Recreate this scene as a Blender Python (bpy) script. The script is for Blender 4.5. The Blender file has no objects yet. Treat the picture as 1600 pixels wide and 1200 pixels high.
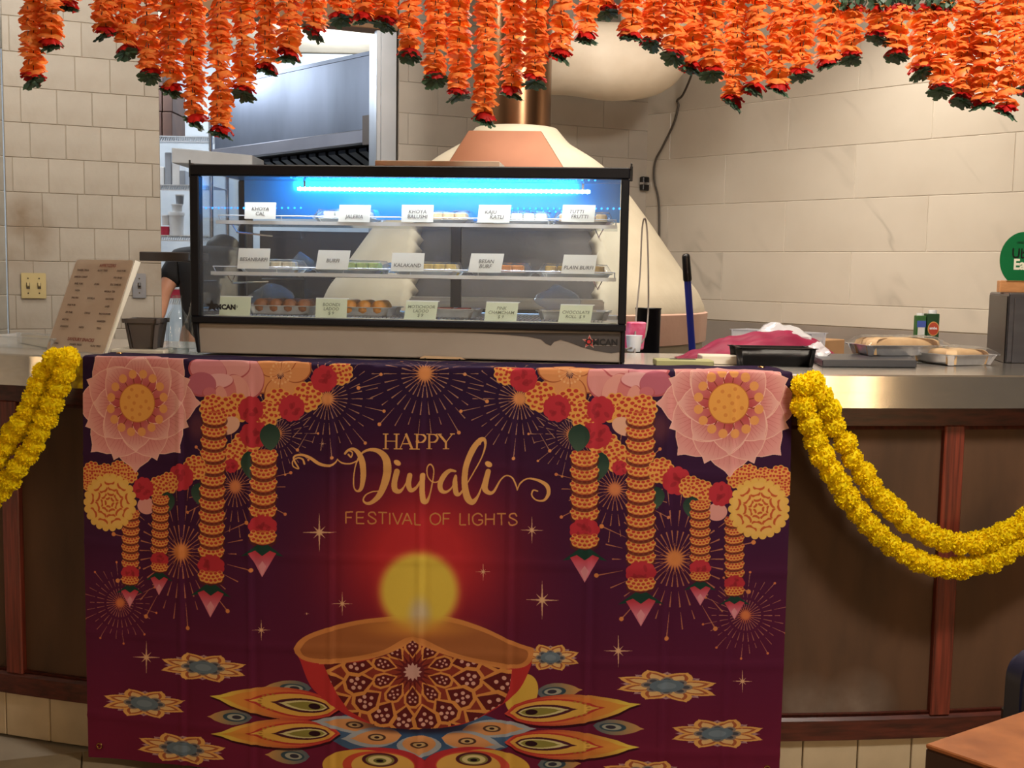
import bpy, bmesh, math, random
import numpy as np
from mathutils import Vector, Matrix
for _b in (bpy.data.objects, bpy.data.meshes, bpy.data.materials, bpy.data.lights, bpy.data.cameras):
    for _o in list(_b): _b.remove(_o)
SC = bpy.context.scene
COL = SC.collection
# ---------------------------------------------------------------- camera (f = 1800 px on a 1600 px frame)
F, HC, PIT, ROLL = 1800., 1.316, math.atan(175/1800.), .0165
_cd = bpy.data.cameras.new('camera'); _cd.sensor_width = 36; _cd.lens = F/1600*36; _cd.clip_start = .05
CAM = bpy.data.objects.new('camera', _cd); COL.objects.link(CAM)
CAM.matrix_world = Matrix.Translation((0, 0, HC)) @ Matrix.Rotation(math.pi/2-PIT, 4, 'X') @ Matrix.Rotation(ROLL, 4, 'Z')
SC.camera = CAM
# ---------------------------------------------------------------- light and exposure
SC.view_settings.view_transform = 'Standard'; SC.view_settings.look = 'None'
SC.view_settings.gamma = 1; SC.view_settings.use_curve_mapping = False
SC.view_settings.exposure = 0.0
SC.cycles.max_bounces = 10; SC.cycles.transparent_max_bounces = 24
WD = bpy.data.worlds.new('world'); SC.world = WD; WD.use_nodes = True
WD.node_tree.nodes['Background'].inputs[0].default_value = (1., .84, .66, 1)
WD.node_tree.nodes['Background'].inputs[1].default_value = .065
def lamp(kind, name, loc, tgt, W, col, size=.1, spot=None, sy=None, blend=.6, spread=math.pi):
    d = bpy.data.lights.new(name, kind); d.energy = W; d.color = col
    if kind == 'AREA':
        d.size = size; d.spread = spread
        if sy: d.shape = 'RECTANGLE'; d.size_y = sy
    else: d.shadow_soft_size = size
    if spot: d.spot_size = spot; d.spot_blend = blend
    o = bpy.data.objects.new(name, d); COL.objects.link(o); o.location = loc
    o.rotation_euler = (Vector(tgt)-Vector(loc)).to_track_quat('-Z', 'Y').to_euler()
    return o
WARM, NEUT, COOL = (1., .8, .58), (1., .88, .74), (.78, .88, 1.)
lamp('SPOT', 'wall_downlight', (1.50, 4.75, 2.9), (1.72, 5.15, 1.6), 80, (1., .93, .8), .05, 1.5, blend=1.)
lamp('SPOT', 'wall_downlight', (.55, 4.55, 2.9), (.75, 5.0, 1.2), 58, (1., .93, .84), .05, 1.7, blend=1.)
lamp('AREA', 'counter_ceiling_light', (.1, 3.7, 2.88), (.1, 3.7, 0), 52, NEUT, 2.2, sy=.25)
lamp('AREA', 'dining_ceiling_light', (1.35, 1.45, 2.85), (.5, 3.0, 1.3), 62, (1., .93, .83), .5, sy=.3)
lamp('AREA', 'left_wall_ceiling_light', (-1.9, 4.3, 2.9), (-2.0, 5.2, 1.2), 15, (1., .95, .88), .3)
lamp('POINT', 'kitchen_ceiling_light', (-2.5, 6.0, 2.6), (-1.5, 6.9, 0), 12, COOL, .14)
lamp('POINT', 'kitchen_ceiling_light', (-2.7, 7.4, 2.72), (-2.7, 7.4, 0), 66, COOL, .14)
lamp('AREA', 'steel_reflection_fill', (.0, -1.9, 2.5), (0, -3.5, .5), 95, NEUT, 4., sy=.3)  # unseen fill, added to brighten the wall mirrored in the steel edge
lamp('POINT', 'kitchen_ceiling_light', (-1.3, 8.3, 2.62), (0, 0, 0), 44, COOL, .14)
lamp('AREA', 'back_wall_fill', (.1, 4.75, 2.92), (.1, 5.9, 1.9), 9, (1., .96, .9), .5)  # fill lamp added to lift the back wall, no known fixture
# ---------------------------------------------------------------- picture -> place helpers
_w = Vector((0, math.cos(PIT), -math.sin(PIT))); _u0 = Vector((0, math.sin(PIT), math.cos(PIT))); _r0 = Vector((1, 0, 0))
_r = _r0*math.cos(ROLL)+_u0*math.sin(ROLL); _u = _u0*math.cos(ROLL)-_r0*math.sin(ROLL)
def ray(px, py): return _w+_r*((px-800)/F)+_u*((600-py)/F)
EYE = Vector((0, 0, HC))
def at(px, py, Y): d = ray(px, py); return EYE+d*(Y/d.y)
def atz(px, py, z): d = ray(px, py); return EYE+d*((z-HC)/d.z)
def cyl(px, py, R, C):
    d = ray(px, py); ox, oy = -C[0], -C[1]
    a = d.x*d.x+d.y*d.y; b = 2*(ox*d.x+oy*d.y); c = ox*ox+oy*oy-R*R
    return EYE+d*((-b-math.sqrt(b*b-4*a*c))/(2*a))
def onplane(px, py, p0, n):
    d = ray(px, py); n = Vector(n); return EYE+d*((Vector(p0)-EYE).dot(n)/d.dot(n))
# ---------------------------------------------------------------- materials
def lin(c): return tuple((x/255/12.92 if x/255 <= .04045 else ((x/255+.055)/1.055)**2.4) for x in c)+(1.,)
MC = {}
def mat(name, rgb, rough=.5, metal=0., var=None, vs=8., stretch=None, bump=0., bs=None, rand=0., trans=0., spec=.5, emit=None, es=0., detail=4., coat=0., coords='Object'):
    """one procedural surface: base colour, optional second colour by noise, bump, per-object tint"""
    if name in MC: return MC[name]
    m = bpy.data.materials.new(name); m.use_nodes = True; MC[name] = m
    N, L = m.node_tree.nodes, m.node_tree.links; b = N['Principled BSDF']
    b.inputs['Roughness'].default_value = rough; b.inputs['Metallic'].default_value = metal
    b.inputs['Specular IOR Level'].default_value = spec; b.inputs['Coat Weight'].default_value = coat
    b.inputs['Base Color'].default_value = lin(rgb)
    tc = N.new('ShaderNodeTexCoord'); mp = N.new('ShaderNodeMapping'); L.new(tc.outputs[coords], mp.inputs[0])
    if stretch: mp.inputs['Scale'].default_value = stretch
    out = None
    nz = N.new('ShaderNodeTexNoise'); nz.inputs['Scale'].default_value = vs; nz.inputs['Detail'].default_value = detail; L.new(mp.outputs[0], nz.inputs[0])
    mx = N.new('ShaderNodeMix'); mx.data_type = 'RGBA'
    rp = N.new('ShaderNodeMapRange'); rp.inputs[1].default_value = .32; rp.inputs[2].default_value = .68; L.new(nz.outputs[0], rp.inputs[0])
    L.new(rp.outputs[0], mx.inputs[0]); mx.inputs[6].default_value = lin(rgb)
    mx.inputs[7].default_value = lin(var if var else [min(255, c*.93+2) for c in rgb]); out = mx.outputs[2]
    if rand:
        oi = N.new('ShaderNodeObjectInfo'); mr = N.new('ShaderNodeMapRange'); mr.inputs[3].default_value = 1-rand; mr.inputs[4].default_value = 1+rand*.5; L.new(oi.outputs['Random'], mr.inputs[0])
        mu = N.new('ShaderNodeMix'); mu.data_type = 'RGBA'; mu.blend_type = 'MULTIPLY'; mu.inputs[0].default_value = 1; L.new(out, mu.inputs[6])
        cb = N.new('ShaderNodeCombineColor'); [L.new(mr.outputs[0], cb.inputs[i]) for i in range(3)]; L.new(cb.outputs[0], mu.inputs[7]); out = mu.outputs[2]
    L.new(out, b.inputs['Base Color'])
    if bump:
        n2 = N.new('ShaderNodeTexNoise'); n2.inputs['Scale'].default_value = bs or vs*4; n2.inputs['Detail'].default_value = 3; L.new(mp.outputs[0], n2.inputs[0])
        bp = N.new('ShaderNodeBump'); bp.inputs['Strength'].default_value = min(1, bump); bp.inputs['Distance'].default_value = .004; L.new(n2.outputs[0], bp.inputs['Height']); L.new(bp.outputs[0], b.inputs['Normal'])
    if emit: b.inputs['Emission Color'].default_value = lin(emit); b.inputs['Emission Strength'].default_value = es
    if trans:
        t = N.new('ShaderNodeBsdfTranslucent'); L.new(out, t.inputs[0]); ms = N.new('ShaderNodeMixShader'); ms.inputs[0].default_value = trans
        L.new(b.outputs[0], ms.inputs[1]); L.new(t.outputs[0], ms.inputs[2]); L.new(ms.outputs[0], N['Material Output'].inputs[0])
    return m
def film(name, rgb=(255, 255, 255), clear=.85, rough=.08, fres=1.35):
    """thin clear sheet: mostly see-through with Fresnel gloss"""
    if name in MC: return MC[name]
    m = bpy.data.materials.new(name); m.use_nodes = True; MC[name] = m; N, L = m.node_tree.nodes, m.node_tree.links
    N.remove(N['Principled BSDF'])
    t = N.new('ShaderNodeBsdfTransparent'); t.inputs[0].default_value = lin(rgb); g = N.new('ShaderNodeBsdfGlossy'); g.inputs['Roughness'].default_value = rough
    d = N.new('ShaderNodeBsdfDiffuse'); d.inputs[0].default_value = (.85, .87, .9, 1)
    lw_ = N.new('ShaderNodeLayerWeight'); pw = N.new('ShaderNodeMath'); pw.operation = 'POWER'; pw.inputs[1].default_value = 4.; L.new(lw_.outputs['Facing'], pw.inputs[0])
    f = N.new('ShaderNodeMapRange'); f.inputs[3].default_value = ((fres-1)/(fres+1))**2; f.inputs[4].default_value = .8; L.new(pw.outputs[0], f.inputs[0])
    a = N.new('ShaderNodeMixShader'); a.inputs[0].default_value = 1-clear; L.new(t.outputs[0], a.inputs[1]); L.new(d.outputs[0], a.inputs[2])
    b = N.new('ShaderNodeMixShader'); L.new(f.outputs[0], b.inputs[0]); L.new(a.outputs[0], b.inputs[1]); L.new(g.outputs[0], b.inputs[2])
    L.new(b.outputs[0], N['Material Output'].inputs[0]); return m
# ---------------------------------------------------------------- mesh building
LOC = {}
class MB:
    def __init__(s): s.v = []; s.f = []
    def add(s, vs, fs):
        k = len(s.v); s.v += [tuple(v) for v in vs]; s.f += [tuple(i+k for i in f) for f in fs]; return s
    def obox(s, c, ax, ay, az):
        """box from centre and three half-axis vectors"""
        c, ax, ay, az = map(Vector, (c, ax, ay, az)); vs = [c+ax*i+ay*j+az*k for k in (-1, 1) for j in (-1, 1) for i in (-1, 1)]
        return s.add(vs, [(0, 2, 3, 1), (4, 5, 7, 6), (0, 1, 5, 4), (2, 6, 7, 3), (0, 4, 6, 2), (1, 3, 7, 5)])
    def box(s, c, size, rz=0.):
        a, b = math.cos(rz), math.sin(rz); x, y, z = size
        return s.obox(c, (a*x/2, b*x/2, 0), (-b*y/2, a*y/2, 0), (0, 0, z/2))
    def ring(s, loops, cap=True, closed=False):
        n = len(loops[0]); vs = [p for l in loops for p in l]; m = len(loops); fs = []
        for i in range(m if closed else m-1):
            for j in range(n): k = (j+1) % n; i2 = (i+1) % m; fs.append((i*n+j, i*n+k, i2*n+k, i2*n+j))
        if cap and not closed: fs += [tuple(range(n))[::-1], tuple(range((m-1)*n, m*n))]
        return s.add(vs, fs)
    def tube(s, P, r, n=8, cap=True):
        P = [Vector(p) for p in P]; R = r if hasattr(r, '__len__') else [r]*len(P); loops = []; up = None
        for i, p in enumerate(P):
            t = (P[min(i+1, len(P)-1)]-P[max(i-1, 0)]).normalized()
            if up is None: up = Vector((0, 0, 1)) if abs(t.z) < .9 else Vector((1, 0, 0))
            a = t.cross(up).normalized(); up = a.cross(t).normalized()
            loops.append([p+(a*math.cos(2*math.pi*j/n)+up*math.sin(2*math.pi*j/n))*R[i] for j in range(n)])
        return s.ring(loops, cap)
    def lathe(s, prof, c, n=24, axis=None, cap=True):
        c = Vector(c); return s.ring([[c+Vector((r*math.cos(2*math.pi*j/n), r*math.sin(2*math.pi*j/n), z)) for j in range(n)] for r, z in prof], cap)
    def prism(s, poly, d):
        """closed outline of 3D points swept by vector d"""
        d = Vector(d); return s.ring([[Vector(p) for p in poly], [Vector(p)+d for p in poly]])
    def grid(s, G, closed_u=False):
        n, m = len(G), len(G[0]); vs = [p for r in G for p in r]
        return s.add(vs, [(i*m+j, i*m+(j+1) % m, (i+1)*m+(j+1) % m, (i+1)*m+j) for i in range(n-1) for j in range(m if closed_u else m-1)])
    def ball(s, c, r, sub=2, sz=(1, 1, 1), noise=0., seed=0):
        bm = bmesh.new(); bmesh.ops.create_icosphere(bm, subdivisions=sub, radius=1); rd = random.Random(seed); c = Vector(c)
        vs = [c+Vector((v.co.x*sz[0], v.co.y*sz[1], v.co.z*sz[2]))*r*(1+rd.uniform(-noise, noise)) for v in bm.verts]
        bm.verts.index_update(); s.add(vs, [tuple(v.index for v in f.verts) for f in bm.faces]); bm.free(); return s
def mesh_from(name, v, f, bev=0., seg=1, smooth=None, fix=True):
    me = bpy.data.meshes.new(name); me.from_pydata([tuple(x) for x in v], [], f)
    if bev or fix:
        bm = bmesh.new(); bm.from_mesh(me)
        if fix: bmesh.ops.recalc_face_normals(bm, faces=bm.faces)
        if bev:
            ed = [e for e in bm.edges if len(e.link_faces) == 2 and e.calc_face_angle(0) > .6]
            bmesh.ops.bevel(bm, geom=ed, offset=bev, segments=seg, affect='EDGES', clamp_overlap=True)
        bm.to_mesh(me); bm.free()
    if smooth is not None:
        me.polygons.foreach_set('use_smooth', [True]*len(me.polygons))
        if smooth < 3: me.set_sharp_from_angle(angle=smooth)
    return me
def link(name, data, m=None, parent=None, loc=(0, 0, 0), rot=None, local=False):
    o = bpy.data.objects.new(name, data); COL.objects.link(o)
    if m is not None and data is not None and not data.materials: data.materials.append(m)
    p = Vector(loc)
    if parent is not None:
        o.parent = parent; o.location = p if local else p-LOC[parent]
        LOC[o] = p if not local else LOC[parent]+p
    else: o.location = p; LOC[o] = p
    if rot is not None: o.rotation_euler = rot
    return o
def build(name, mb, m, parent=None, bev=0., seg=1, smooth=None, fix=True, label=None):
    V = np.array(mb.v, float); lo, hi = V.min(0), V.max(0); piv = (lo+hi)/2
    if parent is None: piv[2] = lo[2]
    o = link(name, mesh_from(name, V-piv, mb.f, bev, seg, smooth, fix), m, parent, piv)
    if label: o['label'] = label
    return o
def tag(o, label, cat, group=None):
    o['label'] = label; o['category'] = cat
    if group: o['group'] = group
    return o
def thing(name, label, cat, loc, group=None): return tag(link(name, None, loc=loc), label, cat, group)
def struct(o): o['kind'] = 'structure'; return o
def text(name, s, m, parent, o, ux, uy, size, bold=0., shear=0., ctr=True):
    """lettering laid on a surface: origin o, writing direction ux, up direction uy"""
    c = bpy.data.curves.new(name, 'FONT'); c.body = s; c.size = size; c.offset = bold; c.shear = shear; c.resolution_u = 2
    c.align_x = 'CENTER' if ctr else 'LEFT'; c.align_y = 'CENTER' if ctr else 'TOP_BASELINE'; c.space_line = .95
    t = bpy.data.objects.new(name, c); COL.objects.link(t)
    me = bpy.data.meshes.new_from_object(t.evaluated_get(bpy.context.evaluated_depsgraph_get())); bpy.data.objects.remove(t); bpy.data.curves.remove(c)
    ux, uy = Vector(ux).normalized(), Vector(uy).normalized(); n = ux.cross(uy)
    V = [ux*v.co.x+uy*v.co.y for v in me.vertices]; F_ = [tuple(p.vertices) for p in me.polygons]; bpy.data.meshes.remove(me)
    if not V: return None
    return link(name, mesh_from(name, V, F_, fix=False), m, parent, Vector(o)+n*.0006)
ORD = 'first second third fourth fifth sixth seventh eighth ninth tenth eleventh twelfth thirteenth fourteenth fifteenth sixteenth seventeenth eighteenth nineteenth twentieth'.split()
def nth(i):
    if i < 20: return ORD[i]
    t = {2: 'twenty', 3: 'thirty', 4: 'forty'}[(i+1)//10]; r = (i+1) % 10
    return t+'-'+ORD[r-1] if r else {30: 'thirtieth', 40: 'fortieth'}[i+1]
RND = random.Random(11)
FL = -.055                     # floor level

# ================================================================ materials used below
STEEL = mat('brushed_steel', (196, 188, 178), .34, .9, (172, 165, 156), 3, (1, 60, 60), .08, 30)
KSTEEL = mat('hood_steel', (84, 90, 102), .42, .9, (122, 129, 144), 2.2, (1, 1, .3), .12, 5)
DKSTEEL = mat('dark_steel', (92, 88, 86), .38, .85, (74, 70, 70), 4)
CHROME = mat('chrome', (215, 216, 220), .14, 1.); RAILM = mat('bright_rail', (232, 234, 238), .25, .45)
BLACK = mat('black_plastic', (14, 13, 17), .35)
GROUT = mat('grout', (164, 153, 136), .9); GROUT2 = mat('pale_grout', (222, 214, 200), .85)
STONE = mat('cream_stone_tile', (168, 160, 148), .55, 0, (155, 145, 131), 5, None, .35, 26, .05)
STONE2 = mat('grey_stone_tile', (170, 168, 160), .5, 0, (146, 142, 132), 6, None, .4, 26, .06)
BASET = mat('beige_base_tile', (206, 188, 158), .45, 0, (184, 166, 136), 7, None, .1, 20, .07)
FLOORT = mat('brown_floor_tile', (146, 130, 104), .4, 0, (118, 104, 82), 6, None, .12, 20, .1)
GREYT = mat('pale_back_tile', (180, 172, 162), .6, 0, (168, 160, 150), 4, None, .3, 14, .03)
WOODD = mat('dark_mahogany', (92, 40, 30), .36, 0, (58, 26, 20), 6, (14, 14, .8), .12, 10)
WOODH = mat('mahogany_rail', (92, 40, 30), .36, 0, (58, 26, 20), 6, (.8, 14, 14), .12, 10)
WOODR = mat('red_mahogany_stile', (134, 58, 42), .36, 0, (80, 34, 26), 7, (16, 16, .7), .12, 10)
PANELM = mat('worn_brown_panel', (100, 72, 53), .6, 0, (76, 56, 42), 3.6, (2, 2, .5), .08, 60, spec=.3)
PAINT = mat('cream_paint', (196, 178, 152), .7); WHITEP = mat('white_paint', (226, 228, 230), .7)
BROWNP = mat('brown_beam_paint', (150, 112, 78), .6)
def marble():
    m = mat('cream_marble_tile', (192, 182, 168), .32, 0, (182, 171, 156), 2.2, None, 0, None, .03); N, L = m.node_tree.nodes, m.node_tree.links; b = N['Principled BSDF']
    src = b.inputs['Base Color'].links[0].from_socket
    tc = N.new('ShaderNodeTexCoord'); oi = N.new('ShaderNodeObjectInfo'); cb = N.new('ShaderNodeCombineXYZ')
    ml = N.new('ShaderNodeMath'); ml.operation = 'MULTIPLY'; ml.inputs[1].default_value = 37; L.new(oi.outputs['Random'], ml.inputs[0]); [L.new(ml.outputs[0], cb.inputs[i]) for i in range(3)]
    ad = N.new('ShaderNodeVectorMath'); L.new(tc.outputs['Object'], ad.inputs[0]); L.new(cb.outputs[0], ad.inputs[1])
    mp = N.new('ShaderNodeMapping'); mp.inputs['Rotation'].default_value = (0, .75, 0); mp.inputs['Scale'].default_value = (1, 1, 1); L.new(ad.outputs[0], mp.inputs[0]); mq = N.new('ShaderNodeMapping'); mq.inputs['Scale'].default_value = (2.4, 1, .7); L.new(mp.outputs[0], mq.inputs[0]); mp = mq
    nz = N.new('ShaderNodeTexNoise'); nz.inputs['Scale'].default_value = .9; nz.inputs['Detail'].default_value = 3; nz.inputs['Distortion'].default_value = .25; L.new(mp.outputs[0], nz.inputs[0])
    s1 = N.new('ShaderNodeMath'); s1.operation = 'SUBTRACT'; s1.inputs[1].default_value = .5; L.new(nz.outputs[0], s1.inputs[0])
    ab = N.new('ShaderNodeMath'); ab.operation = 'ABSOLUTE'; L.new(s1.outputs[0], ab.inputs[0])
    mr = N.new('ShaderNodeMapRange'); mr.inputs[1].default_value = 0; mr.inputs[2].default_value = .02; mr.inputs[3].default_value = .34; mr.inputs[4].default_value = 0; L.new(ab.outputs[0], mr.inputs[0])
    n2 = N.new('ShaderNodeTexNoise'); n2.inputs['Scale'].default_value = 2.4; L.new(ad.outputs[0], n2.inputs[0])
    m2 = N.new('ShaderNodeMapRange'); m2.inputs[1].default_value = .48; m2.inputs[2].default_value = .66; L.new(n2.outputs[0], m2.inputs[0])
    mm = N.new('ShaderNodeMath'); mm.operation = 'MULTIPLY'; L.new(mr.outputs[0], mm.inputs[0]); L.new(m2.outputs[0], mm.inputs[1])
    mx = N.new('ShaderNodeMix'); mx.data_type = 'RGBA'; L.new(mm.outputs[0], mx.inputs[0]); L.new(src, mx.inputs[6]); mx.inputs[7].default_value = lin((120, 110, 100)); L.new(mx.outputs[2], b.inputs['Base Color'])
    return m
MARBLE = marble()
def stain(m, spots, col):
    N, L = m.node_tree.nodes, m.node_tree.links; b = N['Principled BSDF']; src = b.inputs['Base Color'].links[0].from_socket; g = N.new('ShaderNodeNewGeometry')
    nz = N.new('ShaderNodeTexNoise'); nz.inputs['Scale'].default_value = 14; nz.inputs['Detail'].default_value = 5; L.new(g.outputs['Position'], nz.inputs[0])
    for c, r, k in spots:
        d = N.new('ShaderNodeVectorMath'); d.operation = 'DISTANCE'; L.new(g.outputs['Position'], d.inputs[0]); d.inputs[1].default_value = c
        mr = N.new('ShaderNodeMapRange'); mr.inputs[1].default_value = 0; mr.inputs[2].default_value = r; mr.inputs[3].default_value = k*2; mr.inputs[4].default_value = 0; L.new(d.outputs['Value'], mr.inputs[0])
        mm = N.new('ShaderNodeMath'); mm.operation = 'MULTIPLY'; L.new(mr.outputs[0], mm.inputs[0]); L.new(nz.outputs[0], mm.inputs[1])
        mx = N.new('ShaderNodeMix'); mx.data_type = 'RGBA'; L.new(mm.outputs[0], mx.inputs[0]); L.new(src, mx.inputs[6]); mx.inputs[7].default_value = lin(col); src = mx.outputs[2]
    L.new(src, b.inputs['Base Color'])
stain(STONE, [(tuple(at(38, 340, 5.2)), .13, .8), (tuple(at(64, 372, 5.22)), .1, .5), (tuple(at(25, 400, 5.2)), .16, .35), (tuple(at(246, 420, 5.42)), .14, .45), (tuple(at(244, 520, 5.42)), .14, .4)], (112, 88, 58))
stain(PANELM, [(tuple(arc0) , .12, .3) for arc0 in ((.80, 2.99, .15), (-1.05, 3.13, .16), (.95, 3.0, .16))], (170, 160, 150))
# ================================================================ the setting
TC = {}
def tile_mesh(w, h, t=.004, ch=.0016):
    k = (round(w, 3), round(h, 3), t)
    if k not in TC:
        a, b = w/2, h/2; c = ch
        v = [(-a, 0, -b), (a, 0, -b), (a, 0, b), (-a, 0, b), (-a, -t+c, -b), (a, -t+c, -b), (a, -t+c, b), (-a, -t+c, b), (-a+c, -t, -b+c), (a-c, -t, -b+c), (a-c, -t, b-c), (-a+c, -t, b-c)]
        f = [(8, 9, 10, 11)]+[(i, (i+1) % 4, 4+(i+1) % 4, 4+i) for i in range(4)]+[(4+i, 4+(i+1) % 4, 8+(i+1) % 4, 8+i) for i in range(4)]
        TC[k] = mesh_from('tile', v, f, fix=False)
    return TC[k].copy() if False else TC[k]
def tile_wall(name, p0, p1, z0, z1, tw, th, zl, shift, m, grout, gap=.004, thick=.12, rows=None, uneven=0.):
    p0, p1 = Vector(p0), Vector(p1); d = p1-p0; Lw = d.length; ang = math.atan2(d.y, d.x)
    me = mesh_from(name, *(lambda b: (b.v, b.f))(MB().obox((Lw/2, thick/2, (z0+z1)/2), (Lw/2, 0, 0), (0, thick/2, 0), (0, 0, (z1-z0)/2))))
    w = struct(link(name, me, grout, loc=(p0.x, p0.y, 0), rot=(0, 0, ang)))
    k0 = math.floor((z0-zl)/th)
    r0, r1 = rows or (z0, z1)
    for k in range(k0, int((z1-zl)/th)+1):
        a, b = max(z0, zl+k*th), min(z1, zl+(k+1)*th)
        if b-a < .02 or b < r0 or a > r1: continue
        x = (shift(k) % tw)-tw
        while x < Lw:
            u0, u1 = max(0, x), min(Lw, x+tw); x += tw
            if u1-u0 < .012: continue
            me = tile_mesh(u1-u0-gap, b-a-gap)
            link('tile', me, m, w, ((u0+u1)/2, RND.uniform(0, uneven), (a+b)/2), (RND.uniform(-uneven, uneven)*2, 0, RND.uniform(-uneven, uneven)*2), True)
    return w
def onback(px): t = (px-800)/F; Y = 6.17/(1-.45*t); return (t*Y, Y)
WL0, WL1 = (-2.256, 5.155), (-1.653, 5.426)
struct(build('floor', MB().box((0, 2.5, FL-.05), (9, 16, .08)), GROUT))
FLO = SC.objects['floor']
ft = tile_mesh(.296, .296, .01)
for i in range(-7, 9):
    for j in range(0, 8):
        a = .32; x, y = .3*i+.1, .3*j-1.2; X, Y = x*math.cos(a)-y*math.sin(a)-.25, 2.35+x*math.sin(a)+y*math.cos(a)
        if Y > 3.35: continue
        o = link('tile', ft, FLOORT, FLO, (X, Y, FL-.009)); o.rotation_euler = (-math.pi/2, 0, a)
struct(build('wall_front', MB().box((0, -3.6, 1.45), (9, .12, 3.0)), mat('dining_wall_paint', (216, 204, 186), .7)))
struct(build('ceiling', MB().box((0, 3, 3.0), (9, 15, .08)), PAINT))
tile_wall('wall_left', WL0, WL1, FL, 2.92, .149, .1525, 1.0235, lambda k: (.03, .105, .07, .0)[k % 4], STONE, GROUT, .0025, uneven=.001, rows=(.9, 2.75))
tile_wall('wall_side', (-2.62, 2.2), (-2.262, 5.15), FL, 2.92, .149, .1525, 1.0235, lambda k: .0745*(k % 2), STONE2, GROUT2, .004, rows=(.9, 2.75))
CRN = (.729, 6.498)
tile_wall('wall_back', onback(619), CRN, FL, 2.92, .32, .155, 1.02, lambda k: .16*(k % 2)+.05, GREYT, mat('back_grout', (178, 170, 160), .8), .0018, uneven=.001, rows=(.9, 2.75))
tile_wall('wall_right', CRN, (2.75, 7.3-1.1*2.75), 1.08, 2.92, .76, .2515, 1.186, lambda k: (1.865-.729)*1.4866+.38*((k+1) % 2), MARBLE, GROUT2, .003)
wl = build('wall_right', MB().prism([(CRN[0], CRN[1]+.002, FL), (2.75, 4.277, FL), (2.87, 4.4, FL), (CRN[0]+.1, CRN[1]+.1, FL)], (0, 0, 1.08-FL)), PAINT); struct(wl)
# kitchen shell behind the opening
struct(build('wall_kitchen', MB().box((-2.0, 9.06, 1.45), (6.4, .12, 3.0)), mat('kitchen_wall_tile', (206, 214, 222), .4, 0, (186, 196, 206), 4)))
struct(build('wall_kitchen_left', MB().box((-4.6, 7.0, 1.45), (.12, 4.2, 3.0)), WHITEP))
pa, pb = Vector((-1.653, 5.426, 0)), Vector((*onback(618), 0)); dn = (pb-pa).normalized(); nb = Vector((-dn.y, dn.x, 0))
h = .13
struct(build('trim_1', MB().prism([pa+Vector((0, 0, 2.505)), pb+Vector((0, 0, 2.505)), pb+nb*h+Vector((0, 0, 2.505)), pa+nb*h+Vector((0, 0, 2.505))], (0, 0, .42)), BROWNP, bev=.004))
q = Vector((*onback(604), 0))
struct(build('trim_2', MB().obox(q+nb*.1+Vector((0, 0, (2.503+FL)/2)), dn*.042, nb*.1, (0, 0, (2.5-FL)/2)).obox(q+nb*.02-dn*.052+Vector((0, 0, (2.503+FL)/2)), dn*.012, nb*.02, (0, 0, (2.5-FL)/2)), mat('steel_post', (176, 180, 186), .36, .8, (160, 164, 170), 3), bev=.004))
struct(build('trim_3', MB().obox(pa-dn*.008+nb*.1+Vector((0, 0, (2.503+FL)/2)), dn*.006, nb*.098, (0, 0, (2.5-FL)/2)), PAINT))
bs = [Vector((x, 7.3-1.1*x-.012, .88)) for x in (.78, 2.4)]
struct(build('trim_4', MB().prism([bs[0], bs[1], bs[1]+Vector((-.011, -.01, 0)), bs[0]+Vector((-.011, -.01, 0))], (0, 0, .198)), mat('backsplash_steel', (168, 158, 148), .35, .4, (146, 137, 129), 2, (1, 1, .2))))
for x, y, wd in ((3.75, -2.5, 'right'), (3.25, -2.7, 'near right'), (-3.9, 1.35, 'left')):
    fl_ = thing('reflection_column', f'unseen glowing column added behind the viewer for bands in the steel edge, far {wd}', 'lamp', (x, y, FL), 'added columns reflected in the steel'); build('shade', MB().lathe([(.05, .08), (.055, .1), (.055, 1.35), (.05, 1.37)], (x, y, 0), 24), mat('band_glow', (255, 226, 180), .7, emit=(255, 214, 160), es=26), fl_, smooth=.8); build('base', MB().lathe([(.14, FL), (.14, FL+.02), (.02, FL+.03), (.02, .078)], (x, y, 0), 24), BLACK, fl_, smooth=.8)  # unseen glowing columns, added so the steel edge shows bright vertical bands
# two pendant lamps of the dining room, behind the viewer (seen only as reflections in the steel)
for x, y in ((-1.7, -.6), (1.0, -1.0), (2.2, .2)):
    pl_ = thing('pendant_lamp', f'warm dining room pendant lamp behind the viewer, {"left" if x < 0 else ("middle" if x < 2 else "right")} one', 'lamp', (x, y, 1.95), 'dining room pendants'); build('shade', MB().lathe([(.02, 2.2), (.09, 2.16), (.15, 1.98), (.146, 1.98), (.085, 2.15), (.02, 2.19)], (x, y, 0), 24), BLACK, pl_, smooth=.8)
    build('bulb', MB().ball((x, y, 2.03), .06, 2), mat('bulb_glow', (255, 220, 170), .5, emit=(255, 206, 140), es=45), pl_, smooth=3.2); build('cord', MB().tube([(x, y, 2.19), (x, y, 2.96)], .004, 6), BLACK, pl_)
TOPST = mat('worktop_steel', (222, 216, 208), .21, .92, (212, 206, 198), 3, (1, 40, 40)); _b = TOPST.node_tree.nodes['Principled BSDF']; _b.inputs['Anisotropic'].default_value = .85; _b.inputs['Anisotropic Rotation'].default_value = .25
_t = TOPST.node_tree.nodes.new('ShaderNodeTangent'); _t.direction_type = 'UV_MAP'; _t.uv_map = 'along'; TOPST.node_tree.links.new(_t.outputs[0], _b.inputs['Tangent'])
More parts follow.
